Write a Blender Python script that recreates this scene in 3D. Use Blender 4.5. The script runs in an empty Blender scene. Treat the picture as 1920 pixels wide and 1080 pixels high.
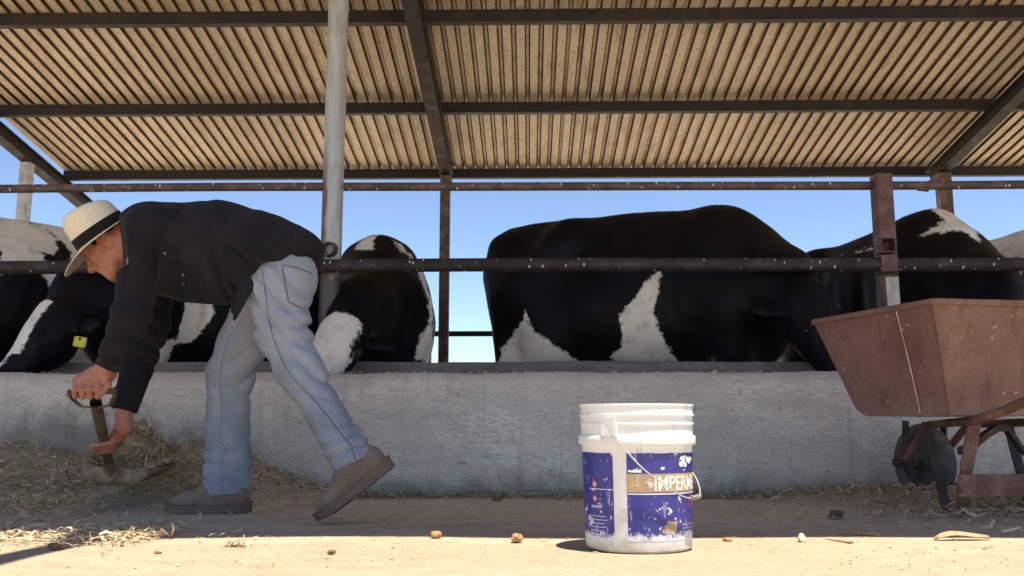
import bpy, bmesh, math, random
import numpy as np
from mathutils import Vector, Matrix

R = math.radians
random.seed(7)
rng = np.random.default_rng(11)
sc = bpy.context.scene
COL = sc.collection

# ------------------------------------------------------------------ camera
F_PX = 1700.0                      # focal length in pixels of a 1920 wide frame
CAM = Vector((0.0, 0.0, 0.33))
PITCH, YAW = math.atan(260 / F_PX), math.atan(30 / F_PX)
cam_data = bpy.data.cameras.new('camera')
cam_data.sensor_width = 36.0
cam_data.lens = 36.0 * F_PX / 1920.0
cam_data.clip_start, cam_data.clip_end = 0.02, 3000
cam = bpy.data.objects.new('camera', cam_data)
COL.objects.link(cam)
cam.location = CAM
cam.rotation_euler = (R(90) + PITCH, 0, YAW)
sc.camera = cam

# ------------------------------------------------------------------ sky, sun, exposure
SUN_DIR = Vector((0.17, -0.20, 1.0)).normalized()        # towards the sun
world = bpy.data.worlds.new('World')
sc.world = world
world.use_nodes = True
wn = world.node_tree.nodes
sky = wn.new('ShaderNodeTexSky')
sky.sky_type = 'NISHITA'
sky.sun_disc = False
sky.sun_elevation = math.asin(SUN_DIR.z)
sky.sun_rotation = math.atan2(SUN_DIR.x, SUN_DIR.y)
sky.air_density, sky.dust_density, sky.ozone_density = 0.75, 0.0, 3.5
sky.altitude = 1800
wn['Background'].inputs[1].default_value = 0.054
world.node_tree.links.new(sky.outputs[0], wn['Background'].inputs[0])
sun_data = bpy.data.lights.new('sun', 'SUN')
sun_data.energy = 2.0
sun_data.angle = R(0.5)
sun_data.color = (1.0, 0.95, 0.87)
sun = bpy.data.objects.new('sun', sun_data)
COL.objects.link(sun)
sun.rotation_euler = SUN_DIR.to_track_quat('Z', 'Y').to_euler()
sun.location = SUN_DIR * 30
sc.view_settings.view_transform = 'Standard'
sc.view_settings.look = 'None'
sc.view_settings.exposure = 2.28
sc.view_settings.use_white_balance = True      # the phone balanced for the shade
sc.view_settings.white_balance_temperature = 7200
sc.view_settings.gamma = 1.0
sc.view_settings.use_curve_mapping = False
sc.render.engine = 'CYCLES'
sc.cycles.adaptive_threshold = 0.02
sc.cycles.max_bounces = 9
sc.cycles.diffuse_bounces = 7
sc.cycles.sample_clamp_indirect = 8

# ------------------------------------------------------------------ measuring helpers
cy, sy, cp, sp = math.cos(YAW), math.sin(YAW), math.cos(PITCH), math.sin(PITCH)
def ray(u, v):
    a, b = (u - 960) / F_PX, (540 - v) / F_PX
    y, z = cp - b * sp, sp + b * cp
    return np.array((a * cy - y * sy, a * sy + y * cy, z))
def P(u, v, Y):                    # the point of the plane y = Y seen at pixel (u, v)
    d = ray(u, v); t = Y / d[1]
    return np.array((d[0] * t, Y, CAM.z + d[2] * t))
def G(u, v, z=0.0):                # the point of the level z seen at pixel (u, v)
    d = ray(u, v); t = (z - CAM.z) / d[2]
    return np.array((d[0] * t, d[1] * t, z))

# ------------------------------------------------------------------ scene helpers
def link(o, parent=None):
    COL.objects.link(o)
    if parent is not None:
        o.parent = parent
    return o
def tag(o, label=None, cat=None, group=None, kind=None):
    for k, v in (('label', label), ('category', cat), ('group', group), ('kind', kind)):
        if v: o[k] = v
    return o
def empty(name, loc=(0, 0, 0), label=None, cat=None, group=None):
    o = bpy.data.objects.new(name, None)
    o.empty_display_size = 0.1
    o.location = loc
    return tag(link(o), label, cat, group)
def mesh_obj(name, verts, faces, mat=None, parent=None, smooth=False, attrs=None):
    me = bpy.data.meshes.new(name)
    if isinstance(verts, np.ndarray): verts = verts.tolist()
    if isinstance(faces, np.ndarray): faces = faces.tolist()
    me.from_pydata(verts, [], faces)
    if attrs:
        for k, arr in attrs.items():
            at = me.attributes.new(k, 'FLOAT', 'POINT')
            at.data.foreach_set('value', np.asarray(arr, dtype=np.float32))
    if smooth:
        me.polygons.foreach_set('use_smooth', [True] * len(me.polygons))
    me.update()
    o = bpy.data.objects.new(name, me)
    if mat is not None: me.materials.append(mat)
    link(o)
    if parent is not None:
        o.parent = parent
        pm = Matrix.Translation(parent.location)
        if parent.parent is not None:
            pm = Matrix.Translation(parent.parent.location) @ pm
        o.matrix_parent_inverse = pm.inverted()
    return o
def bm_obj(name, bm, mat=None, parent=None, smooth=False):
    me = bpy.data.meshes.new(name)
    bmesh.ops.recalc_face_normals(bm, faces=bm.faces)
    vs = [tuple(v.co) for v in bm.verts]
    bm.verts.index_update()
    fs = [[v.index for v in f.verts] for f in bm.faces]
    sm = [f.smooth for f in bm.faces]
    bm.free()
    bpy.data.meshes.remove(me)
    o = mesh_obj(name, vs, fs, mat, parent, smooth)
    if not smooth:
        o.data.polygons.foreach_set('use_smooth', sm)
    return o
def sharp(o, ang=35):
    me = o.data
    bm = bmesh.new(); bm.from_mesh(me)
    for f in bm.faces: f.smooth = True
    for e in bm.edges:
        if len(e.link_faces) == 2 and e.calc_face_angle(0) > R(ang): e.smooth = False
    bm.to_mesh(me); bm.free()
    return o
def hexa(bm, pts):                 # eight corners, bottom ring then top ring
    v = [bm.verts.new(p) for p in pts]
    for f in ((3, 2, 1, 0), (4, 5, 6, 7), (0, 1, 5, 4), (1, 2, 6, 5), (2, 3, 7, 6), (3, 0, 4, 7)):
        bm.faces.new([v[i] for i in f])
    return v
def box(bm, x0, x1, y0, y1, z0, z1):
    return hexa(bm, [(x0, y0, z0), (x1, y0, z0), (x1, y1, z0), (x0, y1, z0),
                     (x0, y0, z1), (x1, y0, z1), (x1, y1, z1), (x0, y1, z1)])
def beam(bm, a, b, w, h, up=(0, 0, 1)):     # a square bar from a to b
    a, b, up = Vector(a), Vector(b), Vector(up)
    t = (b - a).normalized(); s = t.cross(up).normalized(); n = s.cross(t)
    c = [(-w / 2, -h / 2), (w / 2, -h / 2), (w / 2, h / 2), (-w / 2, h / 2)]
    return hexa(bm, [a + s * i + n * j for i, j in c] + [b + s * i + n * j for i, j in c])
def bevel(bm, w, seg=1):
    bmesh.ops.bevel(bm, geom=list(bm.edges), offset=w, segments=seg, affect='EDGES', profile=0.6)
def beam_obj(name, a, b, w, h, mat, parent=None, bv=0.004, up=(0, 0, 1)):
    bm = bmesh.new(); beam(bm, a, b, w, h, up)
    if bv: bevel(bm, bv)
    return bm_obj(name, bm, mat, parent)
def tube_data(pts, rad, seg=14, cap=True, hole=0.0, depth=0.05):
    pts = [Vector(p) for p in pts]
    n = len(pts)
    rad = [rad] * n if not hasattr(rad, '__len__') else list(rad)
    t0 = (pts[1] - pts[0]).normalized()
    ref = Vector((0, 0, 1)) if abs(t0.z) < 0.9 else Vector((1, 0, 0))
    s = t0.cross(ref).normalized()
    vs, fs = [], []
    for i, p in enumerate(pts):
        t = (pts[min(i + 1, n - 1)] - pts[max(i - 1, 0)]).normalized()
        s = (s - t * s.dot(t)).normalized(); b = t.cross(s)
        for k in range(seg):
            a = 2 * math.pi * k / seg
            vs.append(tuple(p + (s * math.cos(a) + b * math.sin(a)) * rad[i]))
    for i in range(n - 1):
        for k in range(seg):
            k2 = (k + 1) % seg
            fs.append((i * seg + k, i * seg + k2, (i + 1) * seg + k2, (i + 1) * seg + k))
    if cap:
        fs.append(tuple(range((n - 1) * seg, n * seg)))
        fs.append(tuple(range(seg - 1, -1, -1)))
    return vs, fs
def tube(name, pts, rad, mat, parent=None, seg=14, cap=True):
    v, f = tube_data(pts, rad, seg, cap)
    return sharp(mesh_obj(name, v, f, mat, parent), 50)
def join_data(parts):
    V, Fs = [], []
    for v, f in parts:
        o = len(V); V += list(v); Fs += [tuple(i + o for i in q) for q in f]
    return V, Fs
def lathe_data(profile, seg=64, center=(0, 0, 0)):
    vs, fs = [], []
    n = len(profile)
    for r, z in profile:
        for k in range(seg):
            a = 2 * math.pi * k / seg
            vs.append((center[0] + r * math.cos(a), center[1] + r * math.sin(a), center[2] + z))
    for i in range(n - 1):
        for k in range(seg):
            k2 = (k + 1) % seg
            fs.append((i * seg + k, i * seg + k2, (i + 1) * seg + k2, (i + 1) * seg + k))
    return vs, fs

# ------------------------------------------------------------------ implicit surfaces for bodies and clothes
class Field:
    def __init__(self, lo, hi, h):
        self.lo = np.asarray(lo, float); self.h = h
        self.n = np.ceil((np.asarray(hi) - self.lo) / h).astype(int) + 1
        self.D = np.full(self.n, 0.5, np.float32)
        self.ax = [(self.lo[i] + h * np.arange(self.n[i])).astype(np.float32) for i in range(3)]
    def sub(self, lo, hi):
        i0 = np.clip(np.floor((np.asarray(lo) - self.lo) / self.h).astype(int), 0, self.n - 1)
        i1 = np.clip(np.ceil((np.asarray(hi) - self.lo) / self.h).astype(int) + 1, 1, self.n)
        sl = tuple(slice(a, b) for a, b in zip(i0, i1))
        X, Y, Z = np.meshgrid(*[self.ax[i][sl[i]] for i in range(3)], indexing='ij', sparse=True)
        return sl, X, Y, Z
    def put(self, sl, d, k, op):
        o = self.D[sl]
        if op == 'add':
            if k > 0:
                m = np.maximum(k - np.abs(o - d), 0) / k
                self.D[sl] = np.minimum(o, d) - m * m * k * 0.25
            else: self.D[sl] = np.minimum(o, d)
        elif op == 'sub':
            if k > 0:
                m = np.maximum(k - np.abs(o + d), 0) / k
                self.D[sl] = np.maximum(o, -d) + m * m * k * 0.25
            else: self.D[sl] = np.maximum(o, -d)
    def rc(self, a, b, ra, rb, k=0.03, flat=None, op='add'):     # tapered capsule; flat = (axis, factor)
        a, b = np.asarray(a, float), np.asarray(b, float)
        g = max(1.0, flat[1] if flat else 1) * max(ra, rb) + k + 3 * self.h
        sl, X, Y, Z = self.sub(np.minimum(a, b) - g, np.maximum(a, b) + g)
        d0 = b - a; L2 = float(d0 @ d0) + 1e-12
        px, py, pz = X - a[0], Y - a[1], Z - a[2]
        t = np.clip((px * d0[0] + py * d0[1] + pz * d0[2]) / L2, 0, 1)
        qx, qy, qz = px - t * d0[0], py - t * d0[1], pz - t * d0[2]
        if flat:
            n = np.asarray(flat[0], float); n = n / np.linalg.norm(n)
            dn = (qx * n[0] + qy * n[1] + qz * n[2]) * (1 / flat[1] - 1)
            qx, qy, qz = qx + n[0] * dn, qy + n[1] * dn, qz + n[2] * dn
        d = np.sqrt(qx * qx + qy * qy + qz * qz) - (ra + (rb - ra) * t)
        if flat and flat[1] < 1: d = d * max(flat[1], 0.35)
        self.put(sl, d, k, op)
    def el(self, c, r, k=0.03, axes=None, op='add'):             # ellipsoid, axes = 3 unit vectors
        c, r = np.asarray(c, float), np.asarray(r, float)
        g = r.max() + k + 3 * self.h
        sl, X, Y, Z = self.sub(c - g, c + g)
        px, py, pz = X - c[0], Y - c[1], Z - c[2]
        if axes is not None:
            A = [np.asarray(q, float) for q in axes]
            px, py, pz = [px * q[0] + py * q[1] + pz * q[2] for q in A]
        k0 = np.sqrt((px / r[0]) ** 2 + (py / r[1]) ** 2 + (pz / r[2]) ** 2)
        k1 = np.sqrt((px / r[0] ** 2) ** 2 + (py / r[1] ** 2) ** 2 + (pz / r[2] ** 2) ** 2) + 1e-6
        self.put(sl, k0 * (k0 - 1) / k1, k, op)
    def cut(self, p, n, c, rad):                                  # half space, only near c
        n = np.asarray(n, float); n = n / np.linalg.norm(n)
        sl, X, Y, Z = self.sub(np.asarray(c) - rad, np.asarray(c) + rad)
        self.D[sl] = np.maximum(self.D[sl], (X - p[0]) * n[0] + (Y - p[1]) * n[1] + (Z - p[2]) * n[2])
    def noise(self, amp, freq, seed, n=7, stretch=(1, 1, 1)):
        r = np.random.default_rng(seed)
        m = np.abs(self.D) < 0.03
        i = np.argwhere(m)
        p = self.lo + i * self.h
        self.D[m] += (amp * waves(p, freq, r, n, stretch)).astype(np.float32)
    def wave(self, c, rad, fn):
        """add fn(x,y,z) to the field near c, fading out at rad"""
        c = np.asarray(c, float)
        sl, X, Y, Z = self.sub(c - rad, c + rad)
        q = np.sqrt((X - c[0]) ** 2 + (Y - c[1]) ** 2 + (Z - c[2]) ** 2) / rad
        w = np.clip(1 - q, 0, 1); w = w * w * (3 - 2 * w)
        self.D[sl] += (fn(X, Y, Z) * w).astype(np.float32)
    def mesh(self, smooth=1):
        D = self.D; S = D < 0
        c = np.zeros(np.array(D.shape) - 1, np.int8)
        for i in (0, 1):
            for j in (0, 1):
                for k in (0, 1):
                    c += S[i:S.shape[0] - 1 + i, j:S.shape[1] - 1 + j, k:S.shape[2] - 1 + k]
        mask = (c > 0) & (c < 8)
        cells = np.argwhere(mask)
        idx = np.full(mask.shape, -1, np.int32)
        idx[mask] = np.arange(len(cells))
        acc = np.zeros((len(cells), 3)); cnt = np.zeros(len(cells))
        cor = [np.array((i, j, k)) for i in (0, 1) for j in (0, 1) for k in (0, 1)]
        for a in range(8):
            for b in range(a + 1, 8):
                if np.abs(cor[a] - cor[b]).sum() != 1: continue
                A = cells + cor[a]; B = cells + cor[b]
                da = D[A[:, 0], A[:, 1], A[:, 2]]; db = D[B[:, 0], B[:, 1], B[:, 2]]
                m = (da < 0) != (db < 0)
                t = (da[m] / (da[m] - db[m]))[:, None]
                acc[m] += cor[a] + t * (cor[b] - cor[a]); cnt[m] += 1
        V = self.lo + self.h * (cells + acc / cnt[:, None])
        Q = []
        for axis in range(3):
            s0 = [slice(None)] * 3; s1 = [slice(None)] * 3
            s0[axis] = slice(0, -1); s1[axis] = slice(1, None)
            e = S[tuple(s0)] != S[tuple(s1)]
            o1, o2 = [(1, 2), (2, 0), (0, 1)][axis]
            I = np.argwhere(e)
            I = I[(I[:, o1] > 0) & (I[:, o2] > 0) & (I[:, o1] < idx.shape[o1]) & (I[:, o2] < idx.shape[o2])]
            ins = S[I[:, 0], I[:, 1], I[:, 2]]
            def at(d1, d2):
                J = I.copy(); J[:, o1] -= d1; J[:, o2] -= d2
                return idx[J[:, 0], J[:, 1], J[:, 2]]
            q = np.stack([at(1, 1), at(0, 1), at(0, 0), at(1, 0)], 1)
            q[~ins] = q[~ins][:, ::-1]
            Q.append(q)
        Q = np.concatenate(Q)
        Q = Q[(Q >= 0).all(1)]
        for _ in range(smooth):
            E = np.concatenate([Q[:, [0, 1]], Q[:, [1, 2]], Q[:, [2, 3]], Q[:, [3, 0]]])
            s = np.zeros_like(V); n = np.zeros(len(V))
            np.add.at(s, E[:, 0], V[E[:, 1]]); np.add.at(n, E[:, 0], 1)
            V = V * 0.5 + 0.5 * s / np.maximum(n, 1)[:, None]
        return V, Q
def waves(p, freq, r, n=7, stretch=(1, 1, 1)):
    out = np.zeros(len(p))
    for _ in range(n):
        d = r.normal(size=3); d = d / np.linalg.norm(d) * np.asarray(stretch) * freq * r.uniform(0.6, 1.6)
        out += np.sin(p @ d + r.uniform(0, 6.28))
    return out / math.sqrt(n)
def poly_sd(x, y, poly):           # signed distance to a polygon, positive inside
    pts = np.asarray(poly, float); n = len(pts)
    d = np.full(len(x), 1e9); inside = np.zeros(len(x), bool)
    for i in range(n):
        a, b = pts[i], pts[(i + 1) % n]
        e = b - a; wx, wy = x - a[0], y - a[1]
        t = np.clip((wx * e[0] + wy * e[1]) / (e @ e + 1e-12), 0, 1)
        d = np.minimum(d, (wx - e[0] * t) ** 2 + (wy - e[1] * t) ** 2)
        c = (a[1] > y) != (b[1] > y)
        xi = (b[0] - a[0]) * (y - a[1]) / (b[1] - a[1] + 1e-12) + a[0]
        inside ^= c & (x < xi)
    d = np.sqrt(d)
    return np.where(inside, d, -d)

# ------------------------------------------------------------------ materials
class Mat:
    def __init__(self, name, rough=0.7, metal=0.0, spec=0.5):
        self.m = bpy.data.materials.new(name); self.m.use_nodes = True
        self.t = self.m.node_tree; self.b = self.t.nodes['Principled BSDF']
        self.b.inputs['Roughness'].default_value = rough
        self.b.inputs['Metallic'].default_value = metal
        self.b.inputs['Specular IOR Level'].default_value = spec
        self._tc = None
    def n(self, kind, **kw):
        nd = self.t.nodes.new('ShaderNode' + kind)
        for k, v in kw.items():
            if k in nd.inputs.keys() and not hasattr(nd, k): self.to(v, nd.inputs[k])
            else: setattr(nd, k, v)
        return nd
    def to(self, v, sock):
        if isinstance(v, bpy.types.NodeSocket): self.t.links.new(v, sock)
        else: sock.default_value = v
    def co(self, scale=(1, 1, 1), which='Object', rot=(0, 0, 0), loc=(0, 0, 0)):
        if self._tc is None: self._tc = self.t.nodes.new('ShaderNodeTexCoord')
        mp = self.t.nodes.new('ShaderNodeMapping')
        mp.inputs['Scale'].default_value = scale; mp.inputs['Rotation'].default_value = rot
        mp.inputs['Location'].default_value = loc
        if which == 'World':       # so that copies of one mesh do not repeat
            self.t.links.new(self.t.nodes.new('ShaderNodeNewGeometry').outputs['Position'], mp.inputs[0])
        else: self.t.links.new(self._tc.outputs[which], mp.inputs[0])
        return mp.outputs[0]
    def noise(self, vec, scale, detail=5, rough=0.55, dist=0.0):
        nd = self.t.nodes.new('ShaderNodeTexNoise')
        self.to(vec, nd.inputs['Vector'])
        nd.inputs['Scale'].default_value = scale; nd.inputs['Detail'].default_value = min(detail, 3.2)
        nd.inputs['Roughness'].default_value = rough; nd.inputs['Distortion'].default_value = dist
        return nd.outputs[0]
    def vor(self, vec, scale, feature='F1', rnd=1.0):
        nd = self.t.nodes.new('ShaderNodeTexVoronoi'); nd.feature = feature
        self.to(vec, nd.inputs['Vector']); nd.inputs['Scale'].default_value = scale
        nd.inputs['Randomness'].default_value = rnd
        return nd
    def ramp(self, v, stops, interp='LINEAR'):
        nd = self.t.nodes.new('ShaderNodeValToRGB'); cr = nd.color_ramp
        cr.interpolation = interp
        while len(cr.elements) < len(stops): cr.elements.new(0.5)
        for e, (p, c) in zip(cr.elements, stops):
            e.position = p
            e.color = (c, c, c, 1) if not hasattr(c, '__len__') else tuple(c[:3]) + (1,)
        self.to(v, nd.inputs[0])
        return nd.outputs[0]
    def mix(self, f, a, b, mode='MIX'):
        nd = self.t.nodes.new('ShaderNodeMix'); nd.data_type = 'RGBA'; nd.blend_type = mode
        self.to(f, nd.inputs[0])
        for v, i in ((a, 6), (b, 7)):
            if not isinstance(v, bpy.types.NodeSocket): v = tuple(v[:3]) + (1,)
            self.to(v, nd.inputs[i])
        return nd.outputs[2]
    def math(self, op, a, b=0.0, c=None, clamp=False):
        nd = self.t.nodes.new('ShaderNodeMath'); nd.operation = op; nd.use_clamp = clamp
        self.to(a, nd.inputs[0]); self.to(b, nd.inputs[1])
        if c is not None: self.to(c, nd.inputs[2])
        return nd.outputs[0]
    def attr(self, name):
        nd = self.t.nodes.new('ShaderNodeAttribute'); nd.attribute_name = name
        return nd.outputs['Fac']
    def axis(self, vec, i):
        nd = self.t.nodes.new('ShaderNodeSeparateXYZ'); self.to(vec, nd.inputs[0])
        return nd.outputs[i]
    def color(self, c):
        if not isinstance(c, bpy.types.NodeSocket): c = tuple(c[:3]) + (1,)
        self.to(c, self.b.inputs['Base Color']); return self
    def rough(self, r): self.to(r, self.b.inputs['Roughness']); return self
    def bump(self, h, strength=0.4, dist=0.01):
        nd = self.t.nodes.new('ShaderNodeBump')
        nd.inputs['Strength'].default_value = strength; nd.inputs['Distance'].default_value = dist
        self.to(h, nd.inputs['Height'])
        prev = self.b.inputs['Normal']
        if prev.is_linked:
            self.t.links.new(prev.links[0].from_socket, nd.inputs['Normal'])
        self.t.links.new(nd.outputs[0], prev)
        return self

def m_concrete(name, c0, c1, stain=None):
    m = Mat(name, 0.92, spec=0.25); o = m.co()
    streak = m.noise(m.co((5.0, 5.0, 19.0), rot=(0, 0.12, 0)), 3.4, 6, 0.7, 0.8)
    blot = m.noise(o, 2.6, 6, 0.68)
    fine = m.noise(m.co((1, 1, 1.6)), 46, 6, 0.75)
    pit = m.vor(m.co((1, 1, 1.5)), 38)
    base = m.mix(m.ramp(blot, [(0.3, 0), (0.7, 1)]), c0, c1)
    base = m.mix(m.ramp(streak, [(0.36, 0.5), (0.56, 0)]), base, tuple(x * 0.6 for x in c0))
    base = m.mix(m.ramp(pit.outputs[0], [(0.06, 0.55), (0.13, 0)]), base, tuple(x * 0.4 for x in c0))
    base = m.mix(m.ramp(fine, [(0.33, 0.5), (0.5, 0)]), base, tuple(x * 0.5 for x in c0))
    drip = m.noise(m.co((16, 16, 0.9)), 1.0, 4, 0.6)
    base = m.mix(m.ramp(drip, [(0.58, 0.0), (0.72, 0.45)]), base, tuple(x * 0.5 for x in c0))
    patchy = m.noise(m.co((0.8, 0.8, 1.5)), 1.3, 3, 0.6, 1.5)
    base = m.mix(m.ramp(patchy, [(0.42, 0.5), (0.6, 0.0)]), base, tuple(x * 0.72 for x in c0))
    wob = m.t.nodes.new('ShaderNodeVectorMath'); wob.operation = 'ADD'
    m.to(m.co((1.0, 1.0, 0.55)), wob.inputs[0]); nz = m.t.nodes.new('ShaderNodeTexNoise'); m.to(o, nz.inputs['Vector']); nz.inputs['Scale'].default_value = 7.0
    sc_ = m.t.nodes.new('ShaderNodeVectorMath'); sc_.operation = 'SCALE'; m.to(nz.outputs['Color'], sc_.inputs[0]); sc_.inputs['Scale'].default_value = 0.16; m.to(sc_.outputs[0], wob.inputs[1])
    ck = m.vor(wob.outputs[0], 1.15, 'DISTANCE_TO_EDGE')
    base = m.mix(m.ramp(ck.outputs[0], [(0.001, 0.3), (0.0035, 0.0)]), base, tuple(x * 0.3 for x in c0))
    if stain: base = stain(m, base, o)
    m.color(base)
    m.bump(streak, 0.5, 0.016); m.bump(fine, 0.5, 0.006)
    m.bump(pit.outputs[0], 0.15, 0.01)
    return m.m
def wall_stain(m, base, o):
    # splashed manure low on the left of the wall, and a dusty skirt along its foot
    x, z = m.axis(o, 0), m.axis(o, 2)
    n = m.noise(o, 5, 6, 0.7)
    dx = m.math('MULTIPLY', m.math('ADD', x, 2.2), 1.05)
    dz = m.math('MULTIPLY', m.math('SUBTRACT', z, 0.24), 4.0)
    rr = m.math('SQRT', m.math('ADD', m.math('MULTIPLY', dx, dx), m.math('MULTIPLY', dz, dz)))
    k = m.math('ADD', rr, m.math('MULTIPLY', m.math('SUBTRACT', n, 0.5), 1.7))
    base = m.mix(m.ramp(k, [(0.3, 0.7), (0.95, 0.0)]), base, (0.13, 0.115, 0.095))
    k2 = m.math('ADD', z, m.math('MULTIPLY', m.math('SUBTRACT', n, 0.5), 0.25))
    base = m.mix(m.ramp(k2, [(0.0, 0.75), (0.13, 0.0)]), base, (0.15, 0.115, 0.08))
    n3 = m.noise(m.co((1, 1, 1)), 28, 4, 0.6)
    base = m.mix(m.ramp(n3, [(0.66, 0.0), (0.72, 0.55)]), base, (0.1, 0.09, 0.08))
    k3 = m.math('ADD', z, m.math('MULTIPLY', m.math('SUBTRACT', n, 0.5), 0.06))
    return m.mix(m.ramp(k3, [(0.535, 0.0), (0.575, 0.6)]), base, (0.42, 0.34, 0.3))
M = {}
M['wall'] = m_concrete('rough_concrete', (0.64, 0.585, 0.50), (0.78, 0.72, 0.625), wall_stain)
M['curb'] = m_concrete('stained_curb', (0.22, 0.185, 0.155), (0.31, 0.265, 0.22))

def m_ground():
    m = Mat('trodden_ground', 0.95, spec=0.2); o = m.co()
    big = m.noise(o, 0.9, 5, 0.6); mid = m.noise(m.co((4, 14, 4)), 1.6, 6, 0.65); fine = m.noise(o, 55, 6, 0.7)
    c = m.mix(m.ramp(big, [(0.3, 0), (0.7, 1)]), (0.345, 0.277, 0.195), (0.41, 0.335, 0.245))
    c = m.mix(m.ramp(mid, [(0.34, 0.55), (0.56, 0)]), c, (0.29, 0.225, 0.15))
    # unseen ground in front and behind made extra pale to bounce light into shade
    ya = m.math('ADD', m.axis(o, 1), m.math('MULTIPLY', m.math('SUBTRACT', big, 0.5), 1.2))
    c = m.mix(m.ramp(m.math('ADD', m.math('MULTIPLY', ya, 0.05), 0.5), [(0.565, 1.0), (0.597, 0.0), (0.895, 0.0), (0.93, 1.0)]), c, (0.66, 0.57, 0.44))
    # feeding strip lightened where it lies in shade: fill light painted into its colour
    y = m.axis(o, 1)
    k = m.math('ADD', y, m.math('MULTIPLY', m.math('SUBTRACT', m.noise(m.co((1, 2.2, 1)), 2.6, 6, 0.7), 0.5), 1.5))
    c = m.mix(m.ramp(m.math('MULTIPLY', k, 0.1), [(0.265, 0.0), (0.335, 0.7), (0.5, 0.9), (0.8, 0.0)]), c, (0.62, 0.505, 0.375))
    c = m.mix(m.ramp(fine, [(0.33, 0.5), (0.47, 0)]), c, (0.2, 0.15, 0.1))
    peb = m.vor(m.co((1, 1, 1)), 24)
    c = m.mix(m.ramp(peb.outputs[0], [(0.08, 0.75), (0.13, 0.0)]), c, (0.26, 0.2, 0.14))
    c = m.mix(m.ramp(m.noise(m.co((3, 5, 3)), 3.1, 5, 0.7, 1.0), [(0.52, 0), (0.68, 0.55)]), c, (0.3, 0.225, 0.15))
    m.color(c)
    m.bump(mid, 0.35, 0.02); m.bump(fine, 0.6, 0.006)
    return m.m
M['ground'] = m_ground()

def m_steel(name, c, rust, amount, rough=0.55, metal=0.25, spots=0.0, scale=9, streak=(1, 1, 1)):
    m = Mat(name, rough, metal, 0.4); o = m.co()
    n = m.noise(m.co(streak), scale, 7, 0.65); f = m.noise(o, 70, 5, 0.7)
    col = m.mix(m.ramp(n, [(0.62 - amount * 0.5, 0), (0.75 - amount * 0.5, 1)]), c, rust)
    col = m.mix(m.ramp(f, [(0.3, 0.6), (0.5, 0)]), col, tuple(x * 0.5 for x in rust))
    if spots:                       # bird lime along the tops of the rails
        v = m.vor(m.co((1.0, 0.55, 0.55)), 34)
        w = m.noise(m.co((1, 0.2, 0.2)), 9, 3, 0.6)
        s = m.math('MULTIPLY', m.ramp(v.outputs[0], [(0.12, 1), (0.2, 0)]), m.ramp(w, [(0.55 - spots * 0.1, 0), (0.6 - spots * 0.1, 1)]))
        col = m.mix(s, col, (0.62, 0.6, 0.55))
    m.color(col); m.rough(m.ramp(n, [(0.3, rough - 0.1), (0.7, min(1, rough + 0.25))]))
    m.bump(f, 0.25, 0.003); m.bump(n, 0.2, 0.004)
    return m.m
M['rail'] = m_steel('weathered_rail', (0.05, 0.038, 0.034), (0.028, 0.022, 0.02), 0.4, 0.6, 0.1, spots=1.0)
M['rail_top'] = m_steel('red_oxide_rail', (0.14, 0.085, 0.07), (0.085, 0.055, 0.045), 0.4, 0.6, 0.1, spots=1.3)
M['oxide'] = m_steel('red_oxide_paint', (0.17, 0.085, 0.07), (0.11, 0.06, 0.048), 0.4, 0.6, 0.0)
M['dark_steel'] = m_steel('dark_steel', (0.013, 0.010, 0.009), (0.034, 0.021, 0.015), 0.3, 0.6, 0.1)
M['rear_post'] = m_steel('dusty_post', (0.2, 0.135, 0.1), (0.11, 0.07, 0.05), 0.45, 0.65, 0.1)
M['pale_post'] = m_steel('pale_galvanised', (0.5, 0.48, 0.44), (0.38, 0.35, 0.32), 0.3, 0.5, 0.2)
M['barrow'] = m_steel('rusty_barrow_paint', (0.27, 0.14, 0.108), (0.185, 0.095, 0.07), 0.45, 0.8, 0.0, scale=4)
def m_barrow():
    m = Mat('rusty_barrow_paint', 0.8, 0.0, 0.3); o = m.co()
    n = m.noise(o, 5, 5, 0.65); run = m.noise(m.co((18, 18, 1.6)), 1.0, 4, 0.6); f = m.noise(o, 70, 5, 0.7); dent = m.noise(o, 4.5, 2, 0.4)
    c = m.mix(m.ramp(n, [(0.35, 0), (0.65, 1)]), (0.255, 0.135, 0.1), (0.185, 0.094, 0.068))
    c = m.mix(m.ramp(run, [(0.55, 0), (0.7, 0.65)]), c, (0.13, 0.062, 0.042))
    c = m.mix(m.ramp(m.noise(m.co((1, 1, 2.4)), 17, 5, 0.75), [(0.60, 0), (0.68, 0.5)]), c, (0.32, 0.21, 0.155))
    c = m.mix(m.ramp(m.vor(m.co((1, 1, 0.6)), 21).outputs[0], [(0.05, 0.9), (0.09, 0)]), c, (0.55, 0.46, 0.38))
    z = m.axis(o, 2); k = m.math('ADD', z, m.math('MULTIPLY', m.math('SUBTRACT', n, 0.5), 0.1))
    c = m.mix(m.ramp(k, [(0.36, 0.55), (0.43, 0.0)]), c, (0.3, 0.2, 0.15))
    c = m.mix(m.ramp(f, [(0.3, 0.5), (0.5, 0)]), c, (0.11, 0.06, 0.045))
    m.color(c); m.bump(f, 0.25, 0.003); m.bump(dent, 0.8, 0.03); m.bump(run, 0.15, 0.004)
    return m.m
M['barrow'] = m_barrow()
M['barrow_frame'] = m_steel('rusty_barrow_frame', (0.27, 0.13, 0.09), (0.15, 0.075, 0.05), 0.45, 0.7, 0.0, scale=7)
M['barrow_dark'] = m_steel('oily_barrow_steel', (0.1, 0.06, 0.05), (0.05, 0.035, 0.03), 0.45, 0.6, 0.1, scale=7)
M['rim'] = m_steel('wheel_rim_paint', (0.11, 0.11, 0.105), (0.08, 0.07, 0.06), 0.3, 0.55, 0.3, scale=12)
M['weld'] = m_steel('bare_weld', (0.66, 0.5, 0.4), (0.45, 0.28, 0.2), 0.2, 0.5, 0.0)
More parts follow.
